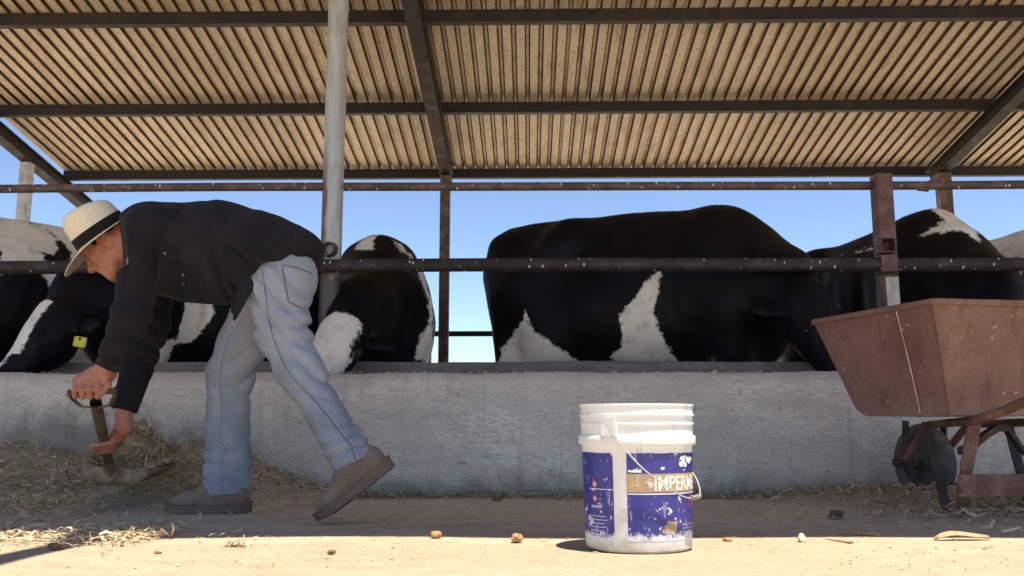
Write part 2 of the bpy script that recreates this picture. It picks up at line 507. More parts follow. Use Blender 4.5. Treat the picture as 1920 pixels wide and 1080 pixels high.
def m_tyre():
    m = Mat('dusty_rubber', 0.85, spec=0.3); n = m.noise(m.co(), 14, 6, 0.65)
    m.color(m.mix(m.ramp(n, [(0.35, 0), (0.7, 1)]), (0.06, 0.062, 0.06), (0.14, 0.13, 0.115)))
    m.bump(n, 0.2, 0.003); return m.m
M['tyre'] = m_tyre()
def m_post():
    # galvanised pipe with a red-oxide wash, rust round the welded stub and grime below the rail
    m = Mat('galvanised_pipe', 0.5, 0.35, 0.5); o = m.co()
    z = m.axis(o, 2); x = m.axis(o, 0)
    n = m.noise(m.co((6, 6, 1.4)), 3.0, 7, 0.65); f = m.noise(o, 60, 5, 0.7)
    c = m.mix(m.ramp(n, [(0.35, 0), (0.65, 1)]), (0.34, 0.34, 0.325), (0.50, 0.495, 0.47))
    side = m.math('ADD', m.math('MULTIPLY', x, -9.0), m.math('MULTIPLY', m.math('SUBTRACT', n, 0.5), 0.7))
    low = m.ramp(m.math('MULTIPLY', z, 0.25), [(0.43, 1.0), (0.5, 0.0)])
    c = m.mix(m.math('MULTIPLY', m.ramp(side, [(0.12, 0), (0.3, 1)]), low), c, (0.2, 0.09, 0.065))
    zz = m.math('ADD', z, m.math('MULTIPLY', m.math('SUBTRACT', n, 0.5), 0.3))
    c = m.mix(m.ramp(m.math('MULTIPLY', zz, 0.25), [(0.75, 0), (0.86, 0.6)]), c, (0.55, 0.4, 0.36))
    c = m.mix(m.ramp(m.math('MULTIPLY', zz, 0.25), [(0.29, 0.92), (0.325, 0.0)]), c, (0.065, 0.05, 0.045))
    sp_ = m.vor(m.co((1, 1, 0.7)), 30)
    c = m.mix(m.ramp(sp_.outputs[0], [(0.07, 0.8), (0.11, 0)]), c, (0.06, 0.05, 0.045))
    m.color(c); m.bump(f, 0.15, 0.003); m.bump(n, 0.15, 0.004)
    return m.m
M['post'] = m_post()
def m_roof(name, c0, c1, c2):
    m = Mat(name, 0.55, 0.1, 0.4); o = m.co(which='World')
    n = m.noise(m.co((5, 0.7, 5), 'World'), 2.4, 7, 0.68); f = m.noise(o, 38, 6, 0.72); b = m.noise(o, 1.1, 4, 0.6)
    c = m.mix(m.ramp(b, [(0.3, 0), (0.7, 1)]), c0, c1)
    c = m.mix(m.ramp(n, [(0.48, 0.0), (0.68, 0.85)]), c, c2)
    oi = m.t.nodes.new('ShaderNodeObjectInfo')        # each sheet has weathered differently
    c = m.mix(m.math('MULTIPLY', oi.outputs['Random'], 0.45), c, tuple(x * 0.8 for x in c2))
    c = m.mix(m.ramp(f, [(0.30, 0.8), (0.46, 0)]), c, tuple(x * 0.55 for x in c2))
    m.color(c); m.bump(f, 0.2, 0.004); m.bump(n, 0.12, 0.01)
    return m.m
M['roof_pan'] = m_roof('dusty_roof_sheet', (0.62, 0.495, 0.345), (0.70, 0.57, 0.41), (0.42, 0.29, 0.17))
M['roof_rib'] = m_roof('rusty_shaded_rib', (0.07, 0.044, 0.026), (0.12, 0.075, 0.042), (0.035, 0.02, 0.012))  # rust plus the shade of the grooves, painted into the rib slopes
M['roof_crown'] = m_roof('rib_crown', (0.66, 0.54, 0.39), (0.74, 0.62, 0.47), (0.3, 0.2, 0.12))  # crown colour lightened to make up for its dim recess
# ------------------------------------------------------------------ ground
def ground():
    xs = np.concatenate([[-900, -200, -60, -20, -9], np.arange(-5, 5.01, 0.05), [9, 20, 60, 200, 900]])
    ys = np.concatenate([[-900, -200, -60, -20, -6, -2, 0], np.arange(1.4, 4.45, 0.05), [4.8, 5.4, 6.2, 7.5, 9.5, 14, 30, 90, 300, 1200]])
    X, Y = np.meshgrid(xs, ys, indexing='ij')
    p = np.stack([X.ravel(), Y.ravel(), np.zeros(X.size)], 1)
    z = 0.004 * waves(p, 6, np.random.default_rng(3), 9)
    fade = np.clip((2.6 - np.abs(p[:, 1] - 2.9)) * 1.0, 0, 1) * np.clip((5 - np.abs(p[:, 0])), 0, 1)
    p[:, 2] = z * fade
    nx, ny = X.shape
    i, j = np.meshgrid(np.arange(nx - 1), np.arange(ny - 1), indexing='ij')
    a = (i * ny + j).ravel()
    f = np.stack([a, a + ny, a + ny + 1, a + 1], 1)
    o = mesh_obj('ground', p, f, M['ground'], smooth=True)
    tag(o, 'trodden tan yard ground littered with straw and dried dung', kind='structure')
ground()

# ------------------------------------------------------------------ manger
WY = float(G(700, 932)[1])         # face of the manger wall
CY = WY + 0.60                     # face of the rear curb
WZ = float(P(1000, 699, WY)[2])
CZ = float(P(1000, 678, CY)[2])
def rough_wall(name, x0, x1, y0, y1, z0, z1, mat, parent, amp, seed):
    nx, nz = int((x1 - x0) / 0.04), 16
    ring = [(y0, z0 + (z1 - z0) * t) for t in np.linspace(0, 1, nz)] + [(y0 + (y1 - y0) * t, z1) for t in np.linspace(0.2, 1, 5)] + [(y1, z0)]
    xs = np.linspace(x0, x1, nx)
    p = np.array([(x, y, z) for x in xs for y, z in ring])
    w = waves(p, 9, np.random.default_rng(seed), 8) + 0.6 * waves(p, 30, np.random.default_rng(seed + 1), 8)
    p[:, 1] += amp * w * (p[:, 1] < y1 - 1e-4)
    chip = np.clip(waves(p * np.array((1, 0.3, 0.3)), 16, np.random.default_rng(seed + 3), 7) - 1.1, 0, 1)
    p[:, 2] -= 6 * amp * chip * (p[:, 2] > z0 + 0.97 * (z1 - z0))
    p[:, 2] += 0.9 * amp * np.roll(w, 7) * (p[:, 2] > z0 + 0.8 * (z1 - z0))
    n = len(ring)
    f = [(i * n + k, (i + 1) * n + k, (i + 1) * n + k + 1, i * n + k + 1) for i in range(nx - 1) for k in range(n - 1)]
    f += [tuple(range(n - 1, -1, -1)), tuple((nx - 1) * n + k for k in range(n))]
    return mesh_obj(name, p, f, mat, parent, smooth=True)
manger = empty('feed_manger', (0, WY, 0), 'long rough grey concrete feed manger the cows are eating from', 'manger')
rough_wall('front_wall', -4.6, 4.6, WY, WY + 0.13, -0.05, WZ, M['wall'], manger, 0.004, 5)
rough_wall('back_curb', -4.6, 4.6, CY, CY + 0.15, -0.05, CZ, M['curb'], manger, 0.003, 9)
bm = bmesh.new(); box(bm, -4.59, 4.59, WY + 0.125, CY + 0.005, -0.04, 0.22)
bm_obj('trough_floor', bm, M['curb'], manger)

# ------------------------------------------------------------------ roof: z falls away from the camera
RY0, RY1 = 2.08, 8.22
def roof_z(y): return 3.93 - 0.158 * y
SHED = empty('cattle_shed', (0, 6, 0), 'open sided cattle shed with corrugated metal roof on dark steel frame', 'shed')
PITCH_R = 0.0953
def roof_sheet_mesh():
    # eight ribs per sheet: wide low pans, narrow raised ribs
    prof, rib = [], []
    for k in range(8):
        x = k * PITCH_R
        prof += [(x, 0), (x + 0.056, 0), (x + 0.066, 0.022), (x + 0.085, 0.022)]
    prof += [(8 * PITCH_R, 0.0), (8 * PITCH_R + 0.04, 0.0015)]
    ys = np.linspace(RY0, RY1, 12)
    n = len(prof)
    vs = [(x, y, roof_z(y) + h) for y in ys for x, h in prof]
    fs = [(i * n + k, i * n + k + 1, (i + 1) * n + k + 1, (i + 1) * n + k) for i in range(len(ys) - 1) for k in range(n - 1)]
    me = bpy.data.meshes.new('roof_sheet')
    me.from_pydata(vs, [], fs)
    me.materials.append(M['roof_pan']); me.materials.append(M['roof_rib']); me.materials.append(M['roof_crown'])
    me.polygons.foreach_set('material_index', [(0, 1, 2, 1)[k % 4] for i in range(len(ys) - 1) for k in range(n - 1)])
    me.update()
    return me
sheet_me = roof_sheet_mesh()
X_LEFT = -4.27
nsheets = 14
for i in range(nsheets):
    o = bpy.data.objects.new('roof_sheet', sheet_me)
    link(o)
    o.parent = SHED
    o.matrix_parent_inverse = Matrix.Translation(SHED.location).inverted()
    o.location = (X_LEFT + i * 8 * PITCH_R, 0, 0.0016 * (i % 2) + random.uniform(-0.001, 0.001))
    o.rotation_euler = (0, 0, R(random.uniform(-0.04, 0.04)))
X_RIGHT = X_LEFT + nsheets * 8 * PITCH_R
def channel(name, y):              # C section purlin
    bm = bmesh.new()
    z1 = roof_z(y) - 0.003; h, w, t = 0.085, 0.055, 0.006
    n = np.array((0, 0.156, 0.988))
    box(bm, X_LEFT + 0.01, X_RIGHT, y - w, y - w + t, z1 - h, z1)
    box(bm, X_LEFT + 0.01, X_RIGHT, y - w + t, y, z1 - t - 0.004, z1 - 0.008)
    box(bm, X_LEFT + 0.01, X_RIGHT, y - w + t, y, z1 - h, z1 - h + t)
    return bm_obj(name, bm, M['dark_steel'], SHED)
PURL = [8.05 - 1.2 * k for k in range(5)] + [RY0 + 0.14]
for y in PURL: channel('purlin', y)
RAFT_X = [float(P(80, 320, 7.7)[0]) + 0.02, float(P(836, 320, 7.75)[0]), float(P(1764, 318, 7.75)[0])]
for i, x in enumerate(RAFT_X):
    y0, y1 = RY0 - 0.9, (8.55 if i == 0 else 7.95)
    bm = bmesh.new()
    off = -0.088
    for (dx0, dx1, dz0, dz1) in ((-0.05, 0.05, -0.006, 0.0), (-0.05, 0.05, -0.11, -0.104), (-0.006, 0.006, -0.104, -0.006)):
        pts = []
        for dz in (dz0, dz1):
            pts += [(x + dx0, y0, roof_z(y0) + off + dz), (x + dx1, y0, roof_z(y0) + off + dz), (x + dx1, y1, roof_z(y1) + off + dz), (x + dx0, y1, roof_z(y1) + off + dz)]
        hexa(bm, pts)
    bm_obj('rafter', bm, M['dark_steel'], SHED)
for i, (x, w, y, mt) in enumerate(((RAFT_X[0], 0.088, 7.42, 'pale_post'), (RAFT_X[1], 0.085, 7.72, 'rear_post'), (RAFT_X[2], 0.105, 7.72, 'rear_post'))):
    zt = roof_z(y) - 0.2
    beam_obj('post', (x, y, -0.05), (x, y, zt), w, w, M[mt], SHED, 0.006, up=(0, 1, 0))
rear = empty('rear_rail_fence', (0, 8.0, 0), 'dark rear rail seen beyond the cows below the sky', 'fence')
for z in (1.13, 0.62):
    tube('rail', [(-9, 7.86, z), (9, 7.86, z)], 0.024, M['dark_steel'], rear, 10)
for x in (-7.5, 7.2, -4.0, 1.0):
    tube('post', [(x, 7.91, -0.03), (x, 7.91, 1.17)], 0.03, M['dark_steel'], rear, 10)

# ------------------------------------------------------------------ feed fence
FENCE = empty('feed_fence', (0, CY + 0.08, 0), 'pipe feed fence with two long rails above the manger', 'fence')
PY = CY + 0.085                    # plane of the posts
pb, pt = P(620, 500, PY), P(638, 0, PY)
px0 = float(pb[0])
post_o = tube('round_post', [(0, 0, z) for z in np.linspace(-0.03, roof_z(PY) - 0.01, 12)], 0.0595, M['post'], None, 28)
post_o.parent = FENCE; post_o.location = (px0, PY - FENCE.location.y, 0)
tag(post_o, 'grey galvanised round post with rust streak')
zr, zm = float(P(1000, 347, PY)[2]), float(P(1000, 500, PY - 0.07)[2])
def rail_pts(z, y, amp, seed, n=40):
    r = np.random.default_rng(seed); x = np.linspace(-4.7, 4.7, n)
    p = np.stack([x, np.full(n, y), np.full(n, z)], 1)
    p[:, 2] += amp * np.sin(x * 0.9 + r.uniform(0, 6)) + 0.3 * amp * np.sin(x * 2.3 + r.uniform(0, 6))
    return p
tube('upper_rail', rail_pts(zr, PY + 0.03, 0.004, 1), 0.025, M['rail_top'], FENCE, 16)
tube('lower_rail', rail_pts(zm, PY - 0.105, 0.004, 2), 0.038, M['rail'], FENCE, 20)
# square post with the open square stub and the rail clamp
sx = float(P(1662, 500, PY)[0])
def open_tube(name, c, w, ln, mat, parent, t=0.006, square=True):
    # short tube with its open end towards the yard
    y0, y1 = c[1] - ln, c[1]
    if square:
        bm = bmesh.new(); h = w / 2
        for a, b, e, f in ((-h, h, -h, -h + t), (-h, h, h - t, h), (-h, -h + t, -h + t, h - t), (h - t, h, -h + t, h - t)):
            box(bm, c[0] + a, c[0] + b, y0, y1, c[2] + e, c[2] + f)
        return bm_obj(name, bm, mat, parent)
    seg = 28; vs, fs = [], []
    for r, y in ((w / 2, y1), (w / 2, y0), (w / 2 - t, y0), (w / 2 - t, y1)):
        for k in range(seg):
            a = 2 * math.pi * k / seg; vs.append((c[0] + r * math.cos(a), y, c[2] + r * math.sin(a)))
    for i in range(3):
        for k in range(seg):
            k2 = (k + 1) % seg; fs.append((i * seg + k, i * seg + k2, (i + 1) * seg + k2, (i + 1) * seg + k))
    return sharp(mesh_obj(name, vs, fs, mat, parent))
ztop = float(P(1652, 328, PY)[2])
sq = beam_obj('square_post', (sx, PY, -0.03), (sx, PY, ztop), 0.098, 0.098, M['oxide'], FENCE, 0.008, up=(0, 1, 0))
tag(sq, 'red brown square post')
zz = float(P(1660, 575, PY - 0.07)[2])
beam_obj('bare_sleeve', (sx + 0.006, PY - 0.052, zz - 0.12), (sx + 0.006, PY - 0.052, zm - 0.06), 0.072, 0.008, M['pale_post'], FENCE, 0.002, up=(0, 1, 0))
st = P(1664, 460, PY - 0.12)
open_tube('stub_tube', (float(st[0]), PY - 0.047, float(st[2])), 0.082, 0.09, M['oxide'], FENCE)
st2 = P(1667, 498, PY - 0.14)
bm = bmesh.new(); c = st2
for a, b, e, f in ((-.045, .045, .039, .046), (-.045, .045, -.046, -.039)):
    box(bm, c[0] + a, c[0] + b, PY - 0.146, PY - 0.05, zm + e, zm + f)
box(bm, c[0] - .045, c[0] + .045, PY - 0.153, PY - 0.1455, zm - .046, zm + .046)
bm_obj('rail_clamp', bm, M['oxide'], FENCE)
rs = P(616, 466, PY - 0.1)
open_tube('stub_pipe', (float(rs[0]), PY - 0.045, float(rs[2])), 0.078, 0.07, M['rail_top'], FENCE, 0.008, square=False)
# rough weld bead round the stub
wp = [(float(rs[0]) + 0.041 * math.cos(a) , PY - 0.062 + 0.004 * math.sin(5 * a), float(rs[2]) + 0.041 * math.sin(a)) for a in np.linspace(0, 6.2, 30)]
tube('weld_bead', wp, [0.005 + 0.002 * random.random() for _ in wp], M['rail_top'], FENCE, 7)
for u in (1731,):
    b = P(u, 351, PY + 0.03)
    beam_obj('rail_bracket', (b[0] - 0.03, PY + 0.03, zr - 0.026), (b[0] + 0.03, PY + 0.03, zr - 0.034), 0.03, 0.012, M['oxide'], FENCE, 0.002)
# twisted wire round the post
for zc, am in ((float(P(630, 318, PY)[2]), 0.006), (float(P(630, 334, PY)[2]), 0.003)):
    wp = [(px0 + 0.061 * math.cos(a), PY + 0.061 * math.sin(a), zc + am * math.sin(3 * a)) for a in np.linspace(0, 6.2, 40)]
    tube('tie_wire', wp, 0.0016, M['pale_post'], FENCE, 5)
# ------------------------------------------------------------------ bucket
def m_plastic(name, c, dirt):
    m = Mat(name, 0.42, 0.0, 0.45); o = m.co()
    n = m.noise(o, 16, 6, 0.65); z = m.axis(o, 2)
    k = m.math('ADD', z, m.math('MULTIPLY', m.math('SUBTRACT', n, 0.5), 0.09))
    col = m.mix(m.ramp(k, [(0.0, 0.75), (0.035, 0.12), (0.2, 0.0)]), c, dirt)
    col = m.mix(m.ramp(m.noise(m.co((1, 1, 0.25)), 60, 4, 0.7), [(0.58, 0), (0.68, 0.45)]), col, dirt)
    m.color(col); m.b.inputs['Subsurface Weight'].default_value = 0.12
    m.b.inputs['Subsurface Radius'].default_value = (0.02, 0.02, 0.018)
    return m.m
M['plastic'] = m_plastic('white_plastic', (0.78, 0.77, 0.73), (0.36, 0.32, 0.26))
def m_label(name, c):
    m = Mat(name, 0.4, 0.0, 0.5); o = m.co()
    sc1 = m.noise(m.co((1, 1, 0.18)), 75, 5, 0.75); sc2 = m.noise(o, 34, 7, 0.75); z = m.axis(o, 2)
    col = m.mix(m.ramp(m.noise(o, 9, 5, 0.6), [(0.35, 0), (0.7, 0.35)]), c, (0.07, 0.07, 0.28))
    col = m.mix(m.ramp(sc1, [(0.60, 0), (0.68, 0.5)]), col, (0.62, 0.62, 0.72))
    col = m.mix(m.ramp(sc2, [(0.615, 0), (0.645, 0.85)]), col, (0.78, 0.78, 0.8))
    k = m.math('ADD', z, m.math('MULTIPLY', m.math('SUBTRACT', sc2, 0.5), 0.08))
    col = m.mix(m.ramp(k, [(0.035, 0.9), (0.05, 0.0)]), col, (0.75, 0.75, 0.78))
    m.color(col)
    return m.m
M['label_blue'] = m_label('worn_blue_print', (0.025, 0.025, 0.22))
M['label_gold'] = m_label('worn_gold_print', (0.5, 0.34, 0.12))
def flat_mat(name, c, rough=0.6, metal=0.0, nz=0.15, scale=20):
    m = Mat(name, rough, metal, 0.4)
    m.color(m.mix(m.ramp(m.noise(m.co(), scale, 5, 0.6), [(0.3, 0), (0.7, 1)]), tuple(x * (1 - nz) for x in c), tuple(min(1, x * (1 + nz)) for x in c)))
    return m.m
M['print_white'] = flat_mat('white_print', (0.78, 0.78, 0.76))
M['print_pale'] = flat_mat('pale_print', (0.42, 0.42, 0.6))
M['print_red'] = flat_mat('red_print', (0.55, 0.05, 0.07))
M['wire'] = flat_mat('handle_wire', (0.55, 0.55, 0.53), 0.4, 0.6)
M['grip'] = flat_mat('handle_grip', (0.2, 0.19, 0.17), 0.6)

b0 = G(1198, 1042)
BX, BY = float(b0[0]) * (1 + 0.145 / float(b0[1])), float(b0[1]) + 0.145
bucket = empty('plastic_bucket', (BX, BY, 0.004), 'white plastic bucket with worn blue label and wire handle in the sun', 'bucket')
HB = 0.372
bucket.scale = (1.04, 1.04, 1.04)
prof = [(0.0, 0.004), (0.128, 0.004), (0.134, 0.0), (0.139, 0.006), (0.1462, 0.262), (0.147, 0.266), (0.1545, 0.267), (0.1555, 0.270), (0.1555, 0.287), (0.154, 0.290),
        (0.1485, 0.292), (0.1485, 0.318), (0.1525, 0.3195), (0.1525, 0.3225), (0.149, 0.324), (0.149, 0.341), (0.1535, 0.3425), (0.1535, 0.3455), (0.1495, 0.347),
        (0.150, 0.366), (0.1525, 0.368), (0.1525, 0.3715), (0.1495, HB), (0.1465, 0.370), (0.145, 0.29), (0.135, 0.012), (0.0, 0.010)]
v, f = lathe_data(prof, 96)
def in_bucket(o):                  # parts modelled about the bucket's own axis
    o.parent = bucket; o.matrix_parent_inverse = Matrix(); return o
in_bucket(sharp(mesh_obj('shell', v, f, M['plastic']), 28))
def brad(z): return 0.139 + (0.1462 - 0.139) * (z - 0.006) / 0.256
def cyl(phi, z, lift=0.0):         # phi measured to the right from the side facing the camera
    r = brad(z) + lift
    a = phi - math.atan2(BX, BY)
    return (r * math.sin(a), -r * math.cos(a), z)
def patch(name, p0, p1, z0, z1, mat, lift, n=None, parent=None, jag=0.0):
    n = n or max(2, int(abs(p1 - p0) / R(3)))
    vs, fs = [], []
    rows = np.linspace(z0, z1, 5)
    for j, z in enumerate(rows):
        for i in range(n + 1):
            q = z + (random.uniform(-jag, jag) if j in (0, 4) else 0)
            vs.append(cyl(p0 + (p1 - p0) * i / n, q, lift))
    for j in range(4):
        for i in range(n):
            a = j * (n + 1) + i; fs.append((a, a + 1, a + n + 2, a + n + 1))
    o = mesh_obj(name, vs, fs, mat, smooth=True)
    if parent is None: in_bucket(o)
    else: o.parent = parent; o.matrix_parent_inverse = Matrix()
    return o
lab = patch('printed_label', R(-10.5), R(335), 0.030, 0.247, M['label_blue'], 0.0006, 120, jag=0.0008)
tag(lab, 'worn blue printed label')
patch('gold_band', R(-10), R(105), 0.150, 0.196, M['label_gold'], 0.0010, parent=lab)
patch('gold_band_rule', R(-10), R(105), 0.1445, 0.1475, M['print_white'], 0.0011, parent=lab)
def wrap_text(body, p0, z0, height, width, mat, lift=0.0016, name='lettering', bold=0.0):
    cu = bpy.data.curves.new('lettering', 'FONT'); cu.body = body; cu.size = 1.0; cu.offset = bold
    cu.resolution_u = 4
    t = bpy.data.objects.new('lettering', cu); COL.objects.link(t)
    bpy.context.view_layer.update()
    me = bpy.data.meshes.new_from_object(t.evaluated_get(bpy.context.evaluated_depsgraph_get()))
    bpy.data.objects.remove(t); bpy.data.curves.remove(cu)
    bm = bmesh.new(); bm.from_mesh(me)
    bmesh.ops.triangulate(bm, faces=bm.faces)
    bmesh.ops.subdivide_edges(bm, edges=[e for e in bm.edges if e.calc_length() > 0.2], cuts=3)
    co = np.array([v.co[:] for v in bm.verts]); lo, hi = co.min(0), co.max(0)
    for v_ in bm.verts:
        x = (v_.co.x - lo[0]) / (hi[0] - lo[0]); y = (v_.co.y - lo[1]) / (hi[1] - lo[1])
        v_.co = cyl(p0 + x * width / 0.144, z0 + y * height, lift)
    bm.to_mesh(me); bm.free()
    me.materials.clear(); me.materials.append(mat)
    o = bpy.data.objects.new(name, me); link(o, lab)
    o.matrix_parent_inverse = Matrix()
    return o
wrap_text('IMPERMEA', R(17), 0.154, 0.037, 0.185, M['print_white'], bold=0.018)
# loose white emblem of rounded petals near the right edge
for k, (dp, dz, r) in enumerate(((0, 0, 0.006), (-3, 0.008, 0.006), (-4, -0.007, 0.007), (2, 0.011, 0.005), (3, -0.009, 0.006), (8, 0.004, 0.008), (11, 0.0, 0.007), (15, 0.006, 0.006))):
    c0 = (R(54 + dp), 0.226 + dz); n = 14
    ring = [cyl(c0[0], c0[1], 0.0012)] + [cyl(c0[0] + 1.2 * r / 0.144 * math.cos(2 * math.pi * q / n), c0[1] + r * math.sin(2 * math.pi * q / n), 0.0012 + 0.0001 * k) for q in range(n)]
    o = mesh_obj('emblem_petal', ring, [(0, q + 1, (q + 1) % n + 1) for q in range(n)], M['print_white']); o.parent = lab; o.matrix_parent_inverse = Matrix()
# hazard diamonds, small print bars, gold swatch and red flash
def poly_on(name, pts, mat, lift):
    o = mesh_obj(name, [cyl(R(a), z, lift) for a, z in pts], [tuple(range(len(pts)))], mat); o.parent = lab; o.matrix_parent_inverse = Matrix(); return o
for pc, zc, h in ((310.5, 0.167, 0.011), (310.5, 0.131, 0.011)):
    dp = math.degrees(h / 0.143) * 1.05
    poly_on('hazard_diamond', [(pc - dp, zc), (pc, zc - h), (pc + dp, zc), (pc, zc + h)], M['print_red'], 0.0011)
    poly_on('hazard_field', [(pc - dp * .62, zc), (pc, zc - h * .62), (pc + dp * .62, zc), (pc, zc + h * .62)], M['print_white'], 0.0014)
    poly_on('hazard_mark', [(pc - dp * .16, zc - h * .3), (pc + dp * .16, zc - h * .3), (pc + dp * .2, zc + h * .3), (pc - dp * .2, zc + h * .3)], M['print_red'], 0.0017)
poly_on('hazard_flame', [(307.5, 0.176), (309.5, 0.172), (310.5, 0.178), (308.5, 0.185)], M['print_red'], 0.0011)
patch('rule', R(301), R(335), 0.1545, 0.1562, M['print_white'], 0.0012, parent=lab)
patch('small_print', R(304), R(319), 0.108, 0.114, M['print_pale'], 0.0012, parent=lab)
for k in range(6):
    patch('small_print', R(302), R(random.uniform(322, 329)), 0.086 - 0.009 * k, 0.0885 - 0.009 * k, M['print_pale'], 0.0011, parent=lab)
for k in range(3):
    patch('small_print', R(52), R(78), 0.066 - 0.009 * k, 0.069 - 0.009 * k, M['print_pale'], 0.0011, parent=lab)
sw = [(25, 0.049), (35, 0.048), (43, 0.051), (43.5, 0.078), (37, 0.077), (32.5, 0.08), (30, 0.074), (31.5, 0.07), (26.5, 0.067), (29, 0.062), (24, 0.057)]
poly_on('gold_swatch', sw, M['label_gold'], 0.0012)
poly_on('red_flash', [(62, 0.11), (76, 0.105), (76, 0.143), (66, 0.14)], M['print_red'], 0.0012)
patch('peeled_spot', R(24), R(28), 0.206, 0.213, M['print_white'], 0.0012, parent=lab)
patch('peeled_spot', R(-9), R(4), 0.1985, 0.206, M['print_white'], 0.0012, parent=lab, jag=0.0025)
# handle lugs and the hanging wire bail
def polar(phi, r, z):
    a = phi - math.atan2(BX, BY); return (r * math.sin(a), -r * math.cos(a), z)
for ph in (-26, 154):
    vs, fs = [], []
    for r in (0.148, 0.160):
        for a, z in ((-8, 0.2905), (8, 0.2905), (8, 0.322), (4.5, 0.330), (-4.5, 0.330), (-8, 0.322)):
            vs.append(polar(R(ph + a), r, z))
    fs = [tuple(range(5, -1, -1)), tuple(range(6, 12))] + [(i, (i + 1) % 6, 6 + (i + 1) % 6, 6 + i) for i in range(6)]
    in_bucket(mesh_obj('handle_lug', vs, fs, M['plastic']))
bail = []
e1 = np.array(polar(R(-26), 1, 0)); e2 = np.array(polar(R(64), 1, 0))
for t in np.linspace(0, math.pi, 41):
    s = math.sin(t); sag = s ** 0.85
    h = 0.1625 * math.cos(t) * e1 + (0.1635 * s) * e2
    rr = np.linalg.norm(h[:2]); need = 0.1605
    if rr < need: h = h * (need / rr)
    bail.append((h[0], h[1], 0.317 - 0.185 * sag + 0.002 * math.sin(9 * t)))
bail = [polar(R(-26), 0.150, 0.317)] + bail + [polar(R(154), 0.150, 0.317)]
in_bucket(tube('wire_handle', bail, 0.0021, M['wire'], None, 8))
gp = [bail[i] for i in range(19, 25)]
in_bucket(tube('handle_grip', gp, 0.0065, M['grip'], None, 12))

# ------------------------------------------------------------------ wheelbarrow (pointing away from the camera)
N_ = P(1750, 561, 3.12)
zt = N_[2]
def atz(u, v, z): return G(u, v, z)
Fr = atz(1524, 601, zt)
Nb = P(1784, 779, 3.20); zb = Nb[2]
ax = (Fr - N_); ax[2] = 0; ax = ax / np.linalg.norm(ax)
rt = np.array((0.985, 0.17, 0.0)); rt /= np.linalg.norm(rt)
Fb = P(1612, 790, 3.60); Fb[2] = zb
barrow = empty('wheelbarrow', (float(N_[0]) + 0.3, float(N_[1]) + 0.3, 0), 'rusty red brown metal wheelbarrow parked against the manger', 'wheelbarrow')
TW = 0.66
N2, Fr2 = N_ + rt * TW, Fr + rt * (TW - 0.06)
Nb2, Fb2 = Nb + rt * (TW - 0.18), Fb + rt * (TW - 0.22)
def tray():
    # profile along the length: rear panel, rounded front sheet; walls carry a folded rim
    bm = bmesh.new()
    def row(a, b): return [a + (b - a) * t for t in (0, 1)]
    def side_path(top_r, bot_r, bot_f, top_f):
        pts = [top_r, bot_r]
        # rounded front lower corner
        d_in = (bot_r - bot_f) / np.linalg.norm(bot_r - bot_f); d_up = (top_f - bot_f) / np.linalg.norm(top_f - bot_f)
        for t in np.linspace(0, 1, 7):
            a = bot_f + d_in * 0.06 * (1 - t) ** 2 + d_up * 0.06 * t ** 2
            pts.append(a)
        pts.append(top_f)
        return pts
    L = side_path(N_, Nb, Fb, Fr); Rr = side_path(N2, Nb2, Fb2, Fr2)
    vl = [bm.verts.new(p) for p in L]; vr = [bm.verts.new(p) for p in Rr]
    for i in range(len(L) - 1): bm.faces.new((vl[i], vl[i + 1], vr[i + 1], vr[i]))
    bm.faces.new(vl); bm.faces.new(vr[::-1])
    bmesh.ops.recalc_face_normals(bm, faces=bm.faces)
    # thickness inwards
    o = bm_obj('tray', bm, M['barrow'], barrow)
    so = o.modifiers.new('s', 'SOLIDIFY'); so.thickness = 0.004; so.offset = -1
    return o
tray()
rim = [N_, Fr, Fr2, N2]
for i in range(4):
    a, b = rim[i], rim[(i + 1) % 4]
    nrm = np.cross(b - a, (0, 0, 1)); nrm /= np.linalg.norm(nrm)
    a = a + (a - b) / np.linalg.norm(b - a) * 0.0
    bm = bmesh.new(); beam(bm, a - nrm * 0.002 + np.array((0, 0, -0.008)), b - nrm * 0.002 + np.array((0, 0, -0.008)), 0.014, 0.022); bevel(bm, 0.003)
    bm_obj('tray_rim', bm, M['barrow'], barrow)
# bright weld line down the left side panel
ln = []
for t in np.linspace(0, 1, 12):
    a = N_ + (Fr - N_) * 0.275; b = Nb + (Fb - Nb) * 0.30
    ln.append(a + (b - a) * (0.02 + 0.96 * t) + np.array((-0.004, -0.0035, 0)) + np.array((0.003, 0, 0)) * math.sin(3 * t))
tube('weld_line', ln, 0.0023, M['weld'], barrow, 6)
wl = []
for t in np.linspace(0, 1, 12): wl.append(N_ + (Nb - N_) * t + np.array((-0.003, -0.003, 0)))
tube('corner_seam', wl, 0.0045, M['barrow'], barrow, 6)
# frame bars under the tray, running on as the handles
wg = G(1738, 940); WR = 0.172
wc = np.array((wg[0], wg[1], WR)); wax_ = np.array((ax[1], -ax[0], 0.0))
fl = Nb + rt * 0.07; fr = Nb2 - rt * 0.07
for base, s in ((fl, -1), (fr, 1)):
    z0 = zb - 0.018
    f0 = wc + wax_ * 0.105 * s; f1 = base - ax * 0.02; f2 = base - ax * 0.9
    pts = [(f0[0], f0[1], WR), (f0[0] - ax[0] * .05, f0[1] - ax[1] * .05, WR + 0.07), (f0[0] - ax[0] * .16, f0[1] - ax[1] * .16, z0 - 0.012), (f1[0], f1[1], z0), (f1[0] - ax[0] * .12, f1[1] - ax[1] * .12, z0 + 0.03), (f2[0], f2[1], z0 + 0.27)]
    tube('handle_bar', pts, 0.0165, M['barrow_frame'], barrow, 14)
